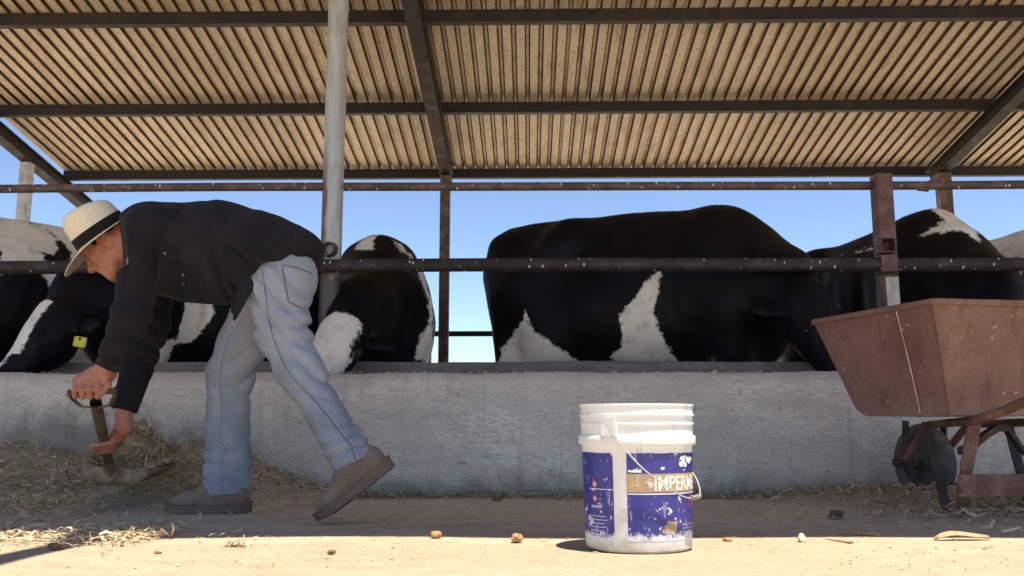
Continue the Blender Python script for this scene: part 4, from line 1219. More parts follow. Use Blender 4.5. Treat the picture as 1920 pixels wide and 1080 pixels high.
def man():
    lo = np.array((P(105, 500, YM)[0] - 0.05, 2.95, -0.02)); hi = np.array((P(735, 500, 3.2)[0] + 0.05, 3.85, 1.24))
    f = Field(lo, hi, 0.0046)
    k = 0.02
    # head
    f.el(hp(-0.012, 0, 0.028), (0.098, 0.077, 0.098), 0, (HF, HS, HU))
    f.el(hp(0.026, 0, -0.040), (0.070, 0.060, 0.082), 0.04, (HF, HS, HU))
    f.rc(hp(0.060, 0.02, -0.098), hp(0.060, -0.02, -0.098), 0.024, 0.024, 0.03)
    f.rc(hp(0.082, 0.036, 0.026), hp(0.082, -0.036, 0.026), 0.016, 0.016, 0.02)
    for s_ in (-1, 1):
        f.rc(hp(0.068, 0.045 * s_, -0.016), hp(0.040, 0.060 * s_, -0.010), 0.018, 0.018, 0.02)   # cheekbones
        f.rc(hp(0.05, 0.038 * s_, -0.088), hp(-0.02, 0.056 * s_, -0.055), 0.018, 0.02, 0.02)      # jaw
        f.el(hp(0.088, 0.032 * s_, 0.006), (0.016, 0.018, 0.013), 0.012, (HF, HS, HU), 'sub')
        f.el(hp(0.080, 0.032 * s_, 0.006), (0.012, 0.013, 0.012), 0.004, (HF, HS, HU))
        f.el(hp(-0.012, 0.080 * s_, -0.004), (0.024, 0.019, 0.036), 0.006, (unit(HF + 0.25 * HU), HS, unit(HU - 0.25 * HF)))
        f.el(hp(-0.006, 0.100 * s_, -0.002), (0.011, 0.011, 0.019), 0.005, (HF, HS, HU), 'sub')
    f.rc(hp(0.092, 0, 0.014), hp(0.112, 0, -0.026), 0.010, 0.013, 0.014)
    f.rc(hp(0.098, 0.012, -0.030), hp(0.098, -0.012, -0.030), 0.011, 0.011, 0.010)
    f.rc(hp(0.086, 0.020, -0.056), hp(0.086, -0.020, -0.056), 0.010, 0.010, 0.006)
    f.rc(hp(0.082, 0.017, -0.069), hp(0.082, -0.017, -0.069), 0.010, 0.010, 0.006)
    nk = P(262, 450, YM)
    f.rc(hp(-0.045, 0, -0.035), nk, 0.062, 0.07, 0.04)
    # trunk and limbs, all inside the clothes except the hands
    f.rc(nk, P(310, 462, YM), 0.075, 0.12, 0.05, ((0, 1, 0), 1.25))
    f.rc(P(310, 462, YM), P(500, 505, YM), 0.125, 0.10, 0.05, ((0, 1, 0), 1.2))
    for a, b, c, ra, rb, r_c in ((nearSh, nearEl, nearWr, 0.055, 0.044, 0.031), (farSh, farEl, farWr, 0.055, 0.044, 0.031)):
        f.rc(a, b, ra, rb, 0.03); f.rc(b, c, 0.044, r_c, 0.02)
    for a, b, c in ((nearHip, nearKn, nearAn), (farHip, farKn, farAn)):
        f.rc(a, b, 0.075, 0.055, 0.03); f.rc(b, b + (c - b) * 0.93, 0.052, 0.038, 0.02)
    f.rc(P(500, 505, YM), nearHip, 0.10, 0.075, 0.03); f.rc(P(500, 505, YM), farHip, 0.10, 0.075, 0.03)
    # near (left) hand: back of the hand to the camera, fingers over the grip
    gx = unit(gripB - gripA)
    wr = nearWr
    kn = [P(u, v, 3.190) for u, v in ((143, 716), (156, 711), (170, 709), (184, 711))]
    palm_c = P(182, 704, 3.215)
    f.rc(wr, palm_c, 0.030, 0.034, 0.02)
    f.rc(P(196, 698, 3.22), P(152, 712, 3.21), 0.030, 0.024, 0.02)
    f.rc(P(200, 702, 3.22), P(184, 714, 3.20), 0.030, 0.022, 0.02)
    for i, q in enumerate(kn):
        u = (140, 154, 168, 183)[i]; r = (0.0095, 0.0115, 0.0115, 0.0105)[i]
        f.rc(palm_c * 0.35 + q * 0.65, q, 0.016, r + 0.004, 0.012)
        a = P(u, 731, 3.168); b = P(u + 1, 744, 3.182); c = P(u + 2, 741, 3.207)
        f.rc(q, a, r + 0.003, r + 0.001, 0.006); f.rc(a, b, r + 0.001, r, 0.003); f.rc(b, c, r, r - 0.002, 0.003)
    f.rc(P(196, 706, 3.205), P(203, 722, 3.185), 0.016, 0.012, 0.012); f.rc(P(203, 722, 3.185), P(192, 738, 3.178), 0.012, 0.010, 0.006)   # thumb
    # far (right) hand: palm to the right of the shaft, fingers round its front
    def onshaft(t): return shaft0 + (shaft1 - shaft0) * t
    c1 = onshaft(0.58)
    pw = farWr
    pm = c1 + np.array((0.036, -0.005, 0.012))
    f.rc(pw, P(232, 800, YM + 0.10), 0.030, 0.031, 0.02)
    f.rc(P(232, 800, YM + 0.10), pm, 0.031, 0.024, 0.02)
    sd_ = unit(shaft1 - shaft0)
    for i in range(4):
        base = pm + sd_ * (-0.034 + 0.0225 * i) + np.array((0.004, -0.016, -0.016))
        cc = c1 + sd_ * (-0.032 + 0.0225 * i) + np.array((0, 0, -0.008))
        a = cc + np.array((0.006, -0.034, -0.004)); b = cc + np.array((-0.030 + 0.005 * i, -0.028, -0.010 + 0.004 * i)); c = cc + np.array((-0.040 + 0.007 * i, -0.010, -0.006))
        r = (0.0098, 0.0098, 0.0094, 0.0082)[i]
        f.rc(pm + sd_ * (-0.026 + 0.018 * i), base, 0.015, r + 0.002, 0.006)
        f.rc(base, a, r + 0.001, r, 0.003); f.rc(a, b, r, r, 0.002); f.rc(b, c, r, r - 0.002, 0.002)
    tb = pm + np.array((-0.004, 0.0, 0.03))
    f.rc(tb, c1 + np.array((-0.01, 0.026, 0.02)), 0.014, 0.011, 0.01); f.rc(c1 + np.array((-0.01, 0.026, 0.02)), c1 + np.array((-0.032, 0.012, 0.008)), 0.011, 0.009, 0.005)
    V, Q = f.mesh(1)
    o = mesh_obj('person', V, Q, M['skin'], None, True)
    return tag(o, 'man in straw hat, charcoal shirt and faded jeans bending to shovel', 'person')
person = man()

def fabric(name, f, mat, noise_seed, smooth=1, parent=None):
    V, Q = f.mesh(smooth)
    return mesh_obj(name, V, Q, M[mat], parent or person, True)

def jeans():
    lo = np.array((P(370, 500, 3.6)[0] - 0.06, 3.0, 0.0)); hi = np.array((P(720, 500, 3.2)[0] + 0.04, 3.78, 1.0))
    f = Field(lo, hi, 0.0052)
    f.el(P(520, 528, YM), (0.135, 0.175, 0.125), 0.0)
    f.el(P(548, 520, YM - 0.07), (0.088, 0.10, 0.108), 0.04)
    f.el(P(545, 522, YM + 0.08), (0.088, 0.10, 0.108), 0.04)
    f.rc(P(505, 520, YM), P(440, 480, YM), 0.12, 0.13, 0.04, ((0, 1, 0), 1.2))
    f.rc(nearHip, P(530, 625, YM - 0.105), 0.105, 0.087, 0.05)
    f.rc(P(530, 625, YM - 0.105), nearKn, 0.087, 0.074, 0.03)
    f.rc(nearKn, P(612, 778, 3.215), 0.072, 0.063, 0.03)
    f.rc(P(612, 778, 3.215), P(672, 878, 3.195), 0.063, 0.076, 0.03)
    f.rc(farHip, P(455, 640, YM + 0.14), 0.10, 0.088, 0.05)
    f.rc(P(455, 640, YM + 0.14), farKn, 0.088, 0.082, 0.03)
    f.rc(farKn, P(426, 800, 3.555), 0.082, 0.080, 0.03)
    f.rc(P(426, 800, 3.555), P(427, 935, 3.575), 0.080, 0.093, 0.03)
    # folds: stacked over the shoes, behind the knees, round the seat
    r = np.random.default_rng(2)
    def folds(axis, freq, amp, seed, sharpness=1.6):
        rr = np.random.default_rng(seed); a = unit(axis)
        w1, w2 = rr.normal(size=3) * 9, rr.normal(size=3) * 16
        def fn(X, Y, Z):
            ph = (X * a[0] + Y * a[1] + Z * a[2]) * freq + 1.3 * np.sin(X * w1[0] + Y * w1[1] + Z * w1[2]) + 0.8 * np.sin(X * w2[0] + Y * w2[1] + Z * w2[2])
            return amp * (0.9 - 1.9 * np.abs(np.sin(ph * 0.5)) ** 0.75)
        return fn
    legdn = unit(P(672, 878, 3.195) - P(612, 778, 3.215))
    f.wave(P(650, 838, 3.2), 0.16, folds(legdn + np.array((0, 0, -0.2)), 125, 0.013, 1))
    f.wave(P(426, 868, 3.57), 0.18, folds((0.15, 0, 1), 115, 0.011, 4))
    f.wave(P(590, 690, YM - 0.12), 0.2, folds((0.5, 0, 1.0), 95, 0.015, 6))
    f.wave(P(462, 690, YM + 0.17), 0.2, folds((-0.4, 0, 1), 85, 0.014, 8))
    f.wave(P(500, 560, YM - 0.15), 0.24, folds((1.0, 0, 0.9), 95, 0.012, 10))
    f.wave(P(570, 600, YM - 0.12), 0.17, folds((0.2, 0, 1.0), 100, 0.012, 12))
    f.wave(P(655, 845, 3.2), 0.15, folds(legdn + np.array((0.3, 0.2, 0.1)), 210, 0.005, 31))
    f.wave(P(426, 880, 3.57), 0.16, folds((0.45, 0.1, 1), 200, 0.005, 34))
    f.wave(P(540, 620, YM - 0.12), 0.22, folds((0.7, 0.1, 1), 170, 0.004, 36))
    f.wave(P(430, 740, YM + 0.17), 0.2, folds((0.7, 0.1, 0.6), 120, 0.004, 38))
    f.noise(0.0022, 26, 5, 8)
    hc = P(566, 607, YM); sl, X, Y, Z = f.sub(hc - 0.6, hc + 0.6)
    f.D[sl] = np.maximum(f.D[sl], np.where(Z > P(450, 560, YM)[2], np.sqrt((X - hc[0]) ** 2 + (Z - hc[2]) ** 2) - 0.240, -1) + 0 * Y)
    f.cut(P(426, 926, 3.575), (0.02, 0, -1), P(426, 935, 3.575), 0.14)
    f.cut(P(664, 871, 3.195), unit(P(664, 871, 3.195) - P(638, 815, 3.2)), P(680, 890, 3.195), 0.15)
    return fabric('jeans', f, 'denim', 1)
JE = jeans()

def shirt():
    lo = np.array((P(165, 500, 3.2)[0] - 0.06, 2.98, 0.3)); hi = np.array((P(610, 460, YM)[0] + 0.05, 3.76, 1.26))
    f = Field(lo, hi, 0.0052)
    yy = ((0, 1, 0), 1.12)
    f.rc(P(300, 467, YM), P(415, 470, YM), 0.178, 0.184, 0.0, yy)
    f.rc(P(415, 470, YM), P(500, 478, YM), 0.184, 0.155, 0.03, ((0, 1, 0), 1.3))
    f.rc(P(500, 478, YM), P(556, 476, YM), 0.155, 0.095, 0.03, ((0, 1, 0), 1.75))
    f.rc(P(556, 458, YM), P(598, 464, YM - 0.02), 0.055, 0.012, 0.05, ((0, 1, 0), 1.8))
    f.rc(P(360, 515, YM), P(440, 520, YM), 0.10, 0.095, 0.05, ((0, 1, 0), 1.5))       # loose front hanging down
    f.rc(P(272, 428, YM - 0.06), P(272, 428, YM + 0.07), 0.08, 0.08, 0.05)
    f.rc(nearSh, nearEl, 0.092, 0.060, 0.05); f.rc(nearEl, nearWr + (nearWr - nearEl) * 0.12, 0.062, 0.049, 0.03)
    f.rc(farSh, farEl, 0.095, 0.066, 0.05); f.rc(farEl, farWr + (farWr - farEl) * 0.12, 0.066, 0.047, 0.03)
    def fo(axis, freq, amp, seed, sh=1.5):
        rr = np.random.default_rng(seed); a = unit(axis); w1, w2 = rr.normal(size=3) * 8, rr.normal(size=3) * 15
        def fn(X, Y, Z):
            ph = (X * a[0] + Y * a[1] + Z * a[2]) * freq + 1.5 * np.sin(X * w1[0] + Y * w1[1] + Z * w1[2]) + 0.9 * np.sin(X * w2[0] + Y * w2[1] + Z * w2[2])
            return amp * 0.8 * (0.9 - 1.9 * np.abs(np.sin(ph * 0.5)) ** 0.75)
        return fn
    f.wave(P(480, 500, YM - 0.15), 0.24, fo((0.75, 0.2, 0.75), 95, 0.021, 1))
    f.wave(P(400, 540, YM - 0.12), 0.2, fo((0.9, 0.2, 0.3), 75, 0.018, 2))
    f.wave(P(290, 500, YM - 0.2), 0.19, fo((1.0, 0.2, -0.15), 85, 0.018, 3))
    f.wave(P(240, 610, YM - 0.2), 0.15, fo((0.25, 0, 1), 95, 0.014, 4))
    f.wave(P(270, 640, YM + 0.15), 0.2, fo((0.4, 0, 1), 90, 0.014, 5))
    f.wave(P(215, 672, YM - 0.18), 0.10, fo((-0.4, 0, 1), 120, 0.012, 7))
    f.wave(P(345, 420, YM - 0.15), 0.2, fo((1, 0, 0.3), 55, 0.010, 6))
    f.noise(0.0025, 20, 3, 8)
    # hem, collar and cuffs
    hc = P(566, 607, YM); sl, X, Y, Z = f.sub(hc - 0.5, hc + 0.5)
    hem = np.sqrt((X - hc[0]) ** 2 + (Z - hc[2]) ** 2) - 0.208 + 0.010 * np.sin(Y * 21) + 0.006 * np.sin((X + Z) * 48) + 0 * Y
    f.D[sl] = np.maximum(f.D[sl], -hem)
    f.rc(P(462, 535, YM - 0.19), P(439, 600, YM - 0.20), 0.030, 0.007, 0.02, ((0, 1, 0), 0.5))
    f.rc(P(448, 540, YM - 0.10), P(436, 585, YM - 0.10), 0.030, 0.008, 0.02, ((0, 1, 0), 0.6))
    cn = unit(P(226, 400, YM) - P(240, 520, YM)); cnorm = unit((-cn[2] * 1.0, 0, cn[0]))
    if cnorm[0] > 0: cnorm = -cnorm
    cpt = P(233, 460, YM)
    sl, X, Y, Z = f.sub((-3, 2.9, 0.3), (-1.2, 3.9, 1.5))
    f.D[sl] = np.maximum(f.D[sl], (X - cpt[0] - 0.42 * np.abs(Y - YM)) * cnorm[0] + (Z - cpt[2]) * cnorm[2] - 0.012 * np.cos((Y - YM) * 9) - 0.25 * np.clip((P(240, 515, YM)[2] - Z) / 0.10, 0, 1) ** 1.5)
    f.el(P(226, 455, YM), (0.05, 0.085, 0.085), 0.02, op='sub')
    f.cut(nearWr + unit(nearWr - nearEl) * 0.006, unit(nearWr - nearEl), nearWr + unit(nearWr - nearEl) * 0.05, 0.08)
    f.cut(farWr + unit(farWr - farEl) * 0.004, unit(farWr - farEl), farWr + unit(farWr - farEl) * 0.06, 0.09)
    return fabric('shirt', f, 'shirt', 1)
SH = shirt()

# ---- things laid on the cloth: seams, pocket, cuffs
from mathutils.bvhtree import BVHTree
def bvh(o): return BVHTree.FromPolygons([tuple(v.co) for v in o.data.vertices], [tuple(p.vertices) for p in o.data.polygons])
jb, sb = bvh(JE), bvh(SH)
def drape(tree, pts, step=5.0, lift=0.0015):
    out = []
    for (u0, v0), (u1, v1) in zip(pts[:-1], pts[1:]):
        n = max(1, int(math.hypot(u1 - u0, v1 - v0) / step))
        for i in range(n + (1 if (u1, v1) == pts[-1] else 0)):
            t = i / n; d = Vector(ray(u0 + (u1 - u0) * t, v0 + (v1 - v0) * t)).normalized()
            h = tree.ray_cast(CAM, d)
            if h[0] is not None: out.append((h[0] + h[1] * lift * (1 if h[1].dot(d) < 0 else -1), h[1]))
    return out
def ribbon(name, dr, w, mat, parent, lift=0.0012):
    if len(dr) < 2: return None
    vs, fs = [], []
    n = len(dr)
    for i, (p, nn) in enumerate(dr):
        t = (dr[min(i + 1, n - 1)][0] - dr[max(i - 1, 0)][0])
        s_ = nn.cross(t).normalized() * (w / 2)
        up_ = nn.normalized() * lift
        for q in (-1, -0.5, 0.5, 1): vs.append(tuple(p + s_ * q + (up_ if abs(q) < 1 else -up_)))
    for i in range(n - 1):
        for k in range(3): a = i * 4 + k; fs.append((a, a + 1, a + 5, a + 4))
    return mesh_obj(name, vs, fs, M[mat], parent, True)
def dashes(name, dr, off, w, mat, parent):
    vs, fs = [], []
    for i in range(0, len(dr) - 1):
        p, nn = dr[i]; q, _ = dr[i + 1]
        t = q - p; s_ = nn.cross(t).normalized(); b = p + s_ * off + nn * 0.0016; e = p + t * 0.62 + s_ * off + nn * 0.0016
        o = len(vs); vs += [tuple(b + s_ * w), tuple(b - s_ * w), tuple(e - s_ * w), tuple(e + s_ * w)]; fs.append((o, o + 1, o + 2, o + 3))
    return mesh_obj(name, vs, fs, M[mat], parent) if vs else None
def seam(pts, w=0.012, st=(-0.004, 0.004)):
    dr = drape(jb, pts, 4.0)
    s_ = ribbon('side_seam', dr, w, 'denim_dark', JE)
    for q in st:
        d2 = [(p + n.cross(dr[min(i + 1, len(dr) - 1)][0] - dr[max(i - 1, 0)][0]).normalized() * q + n * 0.0012, n) for i, (p, n) in enumerate(dr)]
        ribbon('stitching', d2, 0.0034, 'stitch', JE, 0.0006)
seam([(492, 505), (498, 545), (505, 600), (512, 630), (528, 672), (548, 706), (585, 745), (618, 782), (640, 812), (660, 836), (668, 862)], 0.008, (0.0048,))
seam([(452, 598), (432, 630), (420, 660), (414, 690), (413, 720), (416, 770), (414, 800), (412, 826), (424, 842), (412, 866), (415, 895), (412, 922)], 0.011)
pk = [(529, 497), (534, 530), (541, 566), (563, 577)]
dr = drape(jb, pk, 4.0); ribbon('pocket_edge', dr, 0.007, 'denim_dark', JE); dashes('stitching', dr, 0.006, 0.001, 'stitch', JE)
dr = drape(jb, [(529, 497), (556, 502), (584, 513)], 4.0); ribbon('pocket_edge', dr, 0.007, 'denim_dark', JE); dashes('stitching', dr, 0.006, 0.001, 'stitch', JE)
for pts in ([(386, 918), (425, 922), (464, 920)], [(630, 880), (662, 866), (700, 844)]):
    dr = drape(jb, pts, 4.0); dashes('stitching', dr, 0.0, 0.0012, 'stitch', JE)
# shirt: cuff edge, yoke seam and pocket flap
for pts, w in (([(186, 668), (206, 676), (232, 682)], 0.006), ([(292, 396), (300, 440), (296, 500), (292, 540)], 0.006), ([(318, 490), (345, 488), (352, 520), (345, 538), (320, 532)], 0.005)):
    dr = drape(sb, pts, 4.0); ribbon('shirt_seam', dr, w, 'shirt', SH, 0.002)
for u, v in ((344, 515), (345, 533), (309, 475)):
    h = drape(sb, [(u, v), (u + 2, v)], 2.0)
    if h:
        p, nn = h[0]; vv, ff = lathe_data([(0.0001, 0.003), (0.004, 0.002), (0.0055, 0.0)], 10)
        q = Vector(nn).to_track_quat('Z', 'Y').to_matrix()
        mesh_obj('button', [tuple(p + q @ Vector(a)) for a in vv], ff, M['denim_dark'], SH, True)

# ---- shoes
def shoe(heel, toe, up, side):
    """heel and toe are the ends of the sole line"""
    X_ = unit(toe - heel); L = np.linalg.norm(toe - heel); Z_ = unit(np.asarray(up) - X_ * (np.asarray(up) @ X_)); Y_ = np.cross(Z_, X_)
    s = L / 0.31
    f = Field((-0.05, -0.09, 0.0), (0.36, 0.09, 0.2), 0.0045)
    f.rc((0.055, 0, 0.070), (0.14, 0, 0.070), 0.046, 0.046, 0)
    f.rc((0.14, 0, 0.064), (0.225, -0.004, 0.042), 0.046, 0.040, 0.03)
    f.rc((0.225, -0.004, 0.040), (0.264, -0.004, 0.036), 0.040, 0.032, 0.02)
    f.rc((0.065, 0, 0.062), (0.08, 0, 0.066), 0.044, 0.042, 0.03)
    f.rc((0.125, 0, 0.085), (0.08, 0, 0.115), 0.036, 0.036, 0.03)                          # tongue and laces
    for i in range(3): f.rc((0.115 + 0.022 * i, 0.02, 0.112 - 0.012 * i), (0.115 + 0.022 * i, -0.02, 0.112 - 0.012 * i), 0.008, 0.008, 0.006)
    f.noise(0.002, 38, 3, 8)
    f.wave((0.19, 0, 0.08), 0.07, lambda X, Y, Z: 0.004 * np.sin((X + 0.4 * Y) * 190))
    f.cut((0, 0, 0.024), (0, 0, -1), (0.15, 0, 0.0), 0.4)
    V, Q = f.mesh(1)
    tw = lambda V: heel + (V[:, :1] * s) * X_ + (V[:, 1:2] * s) * Y_ + (V[:, 2:] * s) * Z_
    o = mesh_obj('shoe', tw(V), Q, M['suede'], person, True)
    # sole with a welt
    nn = 40; vs, fs = [], []
    def outline(t):
        a = 2 * math.pi * t; cx = 0.155; x = cx + 0.157 * math.cos(a)
        w = 0.043 + 0.010 * math.exp(-((x - 0.22) / 0.06) ** 2) - 0.006 * math.exp(-((x - 0.12) / 0.05) ** 2)
        return x, w * math.copysign(abs(math.sin(a)) ** 0.6, math.sin(a))
    lv = [(0.0, 0.97), (0.004, 1.0), (0.024, 1.0), (0.026, 1.06), (0.031, 1.06), (0.032, 0.96)]
    for z, k in lv:
        for i in range(nn):
            x, y = outline(i / nn)
            zz_ = z * (1.45 - 0.55 * min(1, max(0, x / 0.25))) + 0.012 * max(0, (x - 0.25) / 0.06)
            vs.append((0.155 + (x - 0.155) * (1 + (k - 1) * 0.35), y * k, zz_))
    for j in range(len(lv) - 1):
        for i in range(nn): i2 = (i + 1) % nn; fs.append((j * nn + i, j * nn + i2, (j + 1) * nn + i2, (j + 1) * nn + i))
    fs += [tuple(range(nn - 1, -1, -1)), tuple((len(lv) - 1) * nn + i for i in range(nn))]
    sharp(mesh_obj('sole', tw(np.array(vs)), fs, M['sole'], o), 40)
    return o
shoe(G(470, 963), np.array((G(470, 963)[0] - 0.325, G(470, 963)[1] - 0.015, 0.0)), (0, 0, 1), 1)
tn = G(600, 984); hn = P(731, 884, 3.20)
dvec = unit(hn - tn)
shoe(tn + dvec * 0.315 + np.array((0, 0, 0.004)), tn + np.array((0, 0, 0.002)), (-0.6, 0, 0.75), 1)

# ---- hair and hat
f = Field(HC - 0.16, HC + 0.16, 0.0046)
f.el(hp(-0.020, 0, 0.030), (0.097, 0.0795, 0.100), 0, (HF, HS, HU))
for s_ in (-1, 1): f.rc(hp(0.030, 0.066 * s_, 0.03), hp(0.026, 0.067 * s_, -0.012), 0.011, 0.005, 0.01)
f.noise(0.0025, 60, 9, 8)
cpt = hp(0.03, 0, 0); sl, X, Y, Z = f.sub(HC - 0.2, HC + 0.2)
du = (X - HC[0]) * HU[0] + (Y - HC[1]) * HU[1] + (Z - HC[2]) * HU[2]
df = (X - HC[0]) * HF[0] + (Y - HC[1]) * HF[1] + (Z - HC[2]) * HF[2]
f.D[sl] = np.maximum(f.D[sl], np.minimum(df - 0.052, -(du + 0.03) + 0 * df) * 0 + np.maximum(df - 0.040, np.where(df < -0.03, -(du + 0.05), -(du - 0.012 + 0.55 * df))))
V, Q = f.mesh(1)
mesh_obj('hair', V, Q, M['hair'], person, True)
for s_ in (1, -1):
    mesh_obj('eyebrow', *tube_data([hp(0.094, 0.016 * s_, 0.028), hp(0.090, 0.034 * s_, 0.032), hp(0.074, 0.05 * s_, 0.026)], [0.003, 0.004, 0.0025], 7), M['hair'], person, True)
    c = hp(0.0835, 0.032 * s_, 0.006)
    v, fc = lathe_data([(0.0001, -0.009), (0.0065, -0.0065), (0.009, 0), (0.0065, 0.0065), (0.0001, 0.009)], 12, c)
    mesh_obj('eye', v, fc, M['eye'], person, True)
hatC = P(192, 440, YM)             # centre of the hat's opening
hatU = unit((-0.60, -0.36, 0.78)); hatF = unit(np.array((-0.80, 0.0, -0.62))); hatF = unit(hatF - hatU * (hatF @ hatU)); hatS = np.cross(hatU, hatF)
def hat_point(rf, rs, th, z):
    return hatC + hatF * rf * math.cos(th) + hatS * rs * math.sin(th) + hatU * z
def brim_z(th, t):                 # sides roll up, front dips
    c_, s_ = math.cos(th), math.sin(th)
    return t * t * (0.004 * s_ * s_) - t * (0.014 + 0.034 * max(0, c_) ** 2 - 0.006 * max(0, -c_))
seg = 72; rows = []
for t in np.linspace(1, 0, 7): rows.append([('b', t)])
vs, fs = [], []
def ring(fn):
    o = len(vs)
    for k in range(seg): vs.append(tuple(fn(2 * math.pi * k / seg)))
    return o
A0, B0 = 0.104, 0.086
rings = []
for t in np.linspace(1, 0, 7):
    rings.append(ring(lambda th, t=t: hat_point(A0 + t * (0.084 + 0.014 * math.cos(th)), B0 + t * 0.074, th, brim_z(th, t))))
for z, k in ((0.014, 1.0), (0.046, 0.985), (0.078, 0.96), (0.102, 0.92), (0.117, 0.84), (0.125, 0.70), (0.128, 0.5), (0.124, 0.3), (0.119, 0.12)):
    def fn(th, z=z, k=k):
        pinch = 1 - 0.16 * max(0, math.cos(th)) ** 2 * (z / 0.11) ** 2 * abs(math.sin(th)) ** 0.5
        crease = -0.016 * math.exp(-(k * math.sin(th) / 0.35) ** 2) * max(0, (z - 0.085) / 0.03)
        return hat_point(A0 * k * pinch, B0 * k * pinch, th, z + crease + 0.008 * math.cos(th) * (z / 0.11))
    rings.append(ring(fn))
for a, b in zip(rings[:-1], rings[1:]):
    for k in range(seg): fs.append((a + k, a + (k + 1) % seg, b + (k + 1) % seg, b + k))
fs.append(tuple(rings[-1] + k for k in range(seg)))
hat = mesh_obj('hat', vs, fs, M['hat'], person, True)
tag(hat, 'cream straw hat with black band')
so = hat.modifiers.new('s', 'SOLIDIFY'); so.thickness = 0.003; so.offset = 0
vs, fs = [], []
rings = []
for z, k in ((0.001, 1.045), (0.02, 1.032), (0.040, 1.018), (0.0405, 0.99)):
    rings.append(ring(lambda th, z=z, k=k: hat_point(A0 * k, B0 * k, th, z + 0.002 * math.cos(th))))
for a, b in zip(rings[:-1], rings[1:]):
    for k in range(seg): fs.append((a + k, a + (k + 1) % seg, b + (k + 1) % seg, b + k))
mesh_obj('hat_band', vs, fs, M['band'], hat, True)

# ------------------------------------------------------------------ shovel
M['shaft'] = m_steel('worn_shovel_shaft', (0.16, 0.1, 0.065), (0.09, 0.058, 0.04), 0.4, 0.65, 0.0, scale=10)
M['blade'] = m_steel('worn_shovel_blade', (0.36, 0.28, 0.21), (0.2, 0.14, 0.1), 0.45, 0.6, 0.1, scale=10)
M['shaft_hole'] = flat_mat('dark_tube_inside', (0.03, 0.018, 0.013), 0.8)  # inside of the tube, darker than the shaft
shovel = empty('shovel', shaft1, 'worn D handled shovel lifting a load of straw in the man\'s hands', 'shovel')
sdv = unit(shaft1 - shaft0)
v1, f1 = tube_data([shaft0 - sdv * 0.01, shaft0 + sdv * 0.02, shaft0 + (shaft1 - shaft0) * 0.5, shaft1], [0.0205, 0.0205, 0.0195, 0.019], 20, False)
sharp(mesh_obj('shaft', v1, f1, M['shaft'], shovel), 50)
v1, f1 = tube_data([shaft0 - sdv * 0.01, shaft0 + sdv * 0.03], [0.0172, 0.0172], 20, False)
f1 = [q[::-1] for q in f1] + [tuple(range(20, 40))]
mesh_obj('shaft_socket', v1, f1, M['shaft_hole'], shovel)
tube('grip', [gripA + (gripB - gripA) * t for t in (0, 0.5, 1)], 0.0105, M['shaft'], shovel, 12)
for end, s_ in ((gripA, -1), (gripB, 1)):
    y1 = shaft0 + np.array((s_ * 0.019, 0.0, -0.012)); mid = P(152, 762, 3.228) if s_ < 0 else P(206, 760, 3.228)
    pts = [end + np.array((0, 0, 0.012)), end * 0.6 + mid * 0.4 + np.array((s_ * 0.006, 0, 0)), mid, y1]
    for a, b in zip(pts[:-1], pts[1:]):
        beam_obj('handle_yoke', a, b, 0.022, 0.007, M['shaft'], shovel, 0.002, up=tuple(np.cross(unit(b - a), (0, 1, 0))))
# blade: dished, seen from behind, step rolled along its back edge
def blade():
    L, Wd = 0.32, 0.28
    fx = unit((0.05, 0.985, 0.10)); sx_ = unit((1, -0.05, 0.0)); up_ = np.cross(sx_, fx)
    o0 = shaft1 + np.array((0.022, 0.0, -0.055))
    nu, nv = 25, 17; vs, fs = [], []
    for k in range(4):             # the turned-up back of the scoop
        for i in range(nu):
            q = 2 * i / (nu - 1) - 1; z0 = 0.068 * abs(q) ** 3.2
            zt_ = max(z0, 0.078 - 0.008 * abs(q) + 0.004 * math.sin(q * 9))
            vs.append(o0 + sx_ * q * Wd * 0.56 - fx * (0.016 * (3 - k) / 3) + up_ * (z0 + (zt_ - z0) * (3 - k) / 3))
    for j in range(nv):
        t = j / (nv - 1)
        for i in range(nu):
            q = 2 * i / (nu - 1) - 1
            w = Wd / 2 * (1.12 - 0.02 * t) * (1.0 if t < 0.62 else math.sqrt(max(0.02, 1 - ((t - 0.62) / 0.40) ** 2)))
            z = 0.068 * abs(q) ** 3.2 * (1 - 0.35 * t)
            vs.append(o0 + sx_ * q * w + fx * (t * L) + up_ * z)
    for j in range(nv + 3):
        for i in range(nu - 1): a = j * nu + i; fs.append((a, a + 1, a + nu + 1, a + nu))
    o = mesh_obj('blade', [tuple(p) for p in vs], fs, M['blade'], shovel, True)
    m_ = o.modifiers.new('s', 'SOLIDIFY'); m_.thickness = 0.003; m_.offset = 0
    return o0, fx, sx_, up_
bl0, blf, bls, blu = blade()
tube('socket', [shaft1 - sdv * 0.10, shaft1 - sdv * 0.01, bl0 + blf * 0.04 + blu * 0.012, bl0 + blf * 0.12 + blu * 0.008], [0.0215, 0.023, 0.018, 0.006], M['blade'], shovel, 16)
# ------------------------------------------------------------------ straw, chaff, clods
def m_straw():
    m = Mat('dry_straw', 0.8, 0.0, 0.25); k = m.attr('tone')
    c = m.ramp(k, [(0.0, (0.2, 0.15, 0.095)), (0.35, (0.42, 0.325, 0.205)), (0.7, (0.6, 0.47, 0.3)), (1.0, (0.76, 0.63, 0.42))])
    m.color(c); return m.m
M['straw'] = m_straw()
def m_mound():
    m = Mat('chaff_mound', 0.95, 0.0, 0.15); o = m.co()
    n = m.noise(o, 45, 6, 0.75); b = m.noise(o, 7, 5, 0.6)
    c = m.mix(m.ramp(n, [(0.35, 0), (0.65, 1)]), (0.36, 0.28, 0.19), (0.64, 0.52, 0.36))
    c = m.mix(m.ramp(b, [(0.4, 0.4), (0.65, 0)]), c, (0.32, 0.25, 0.17))
    m.color(c); m.bump(n, 0.5, 0.012); return m.m
M['mound'] = m_mound()
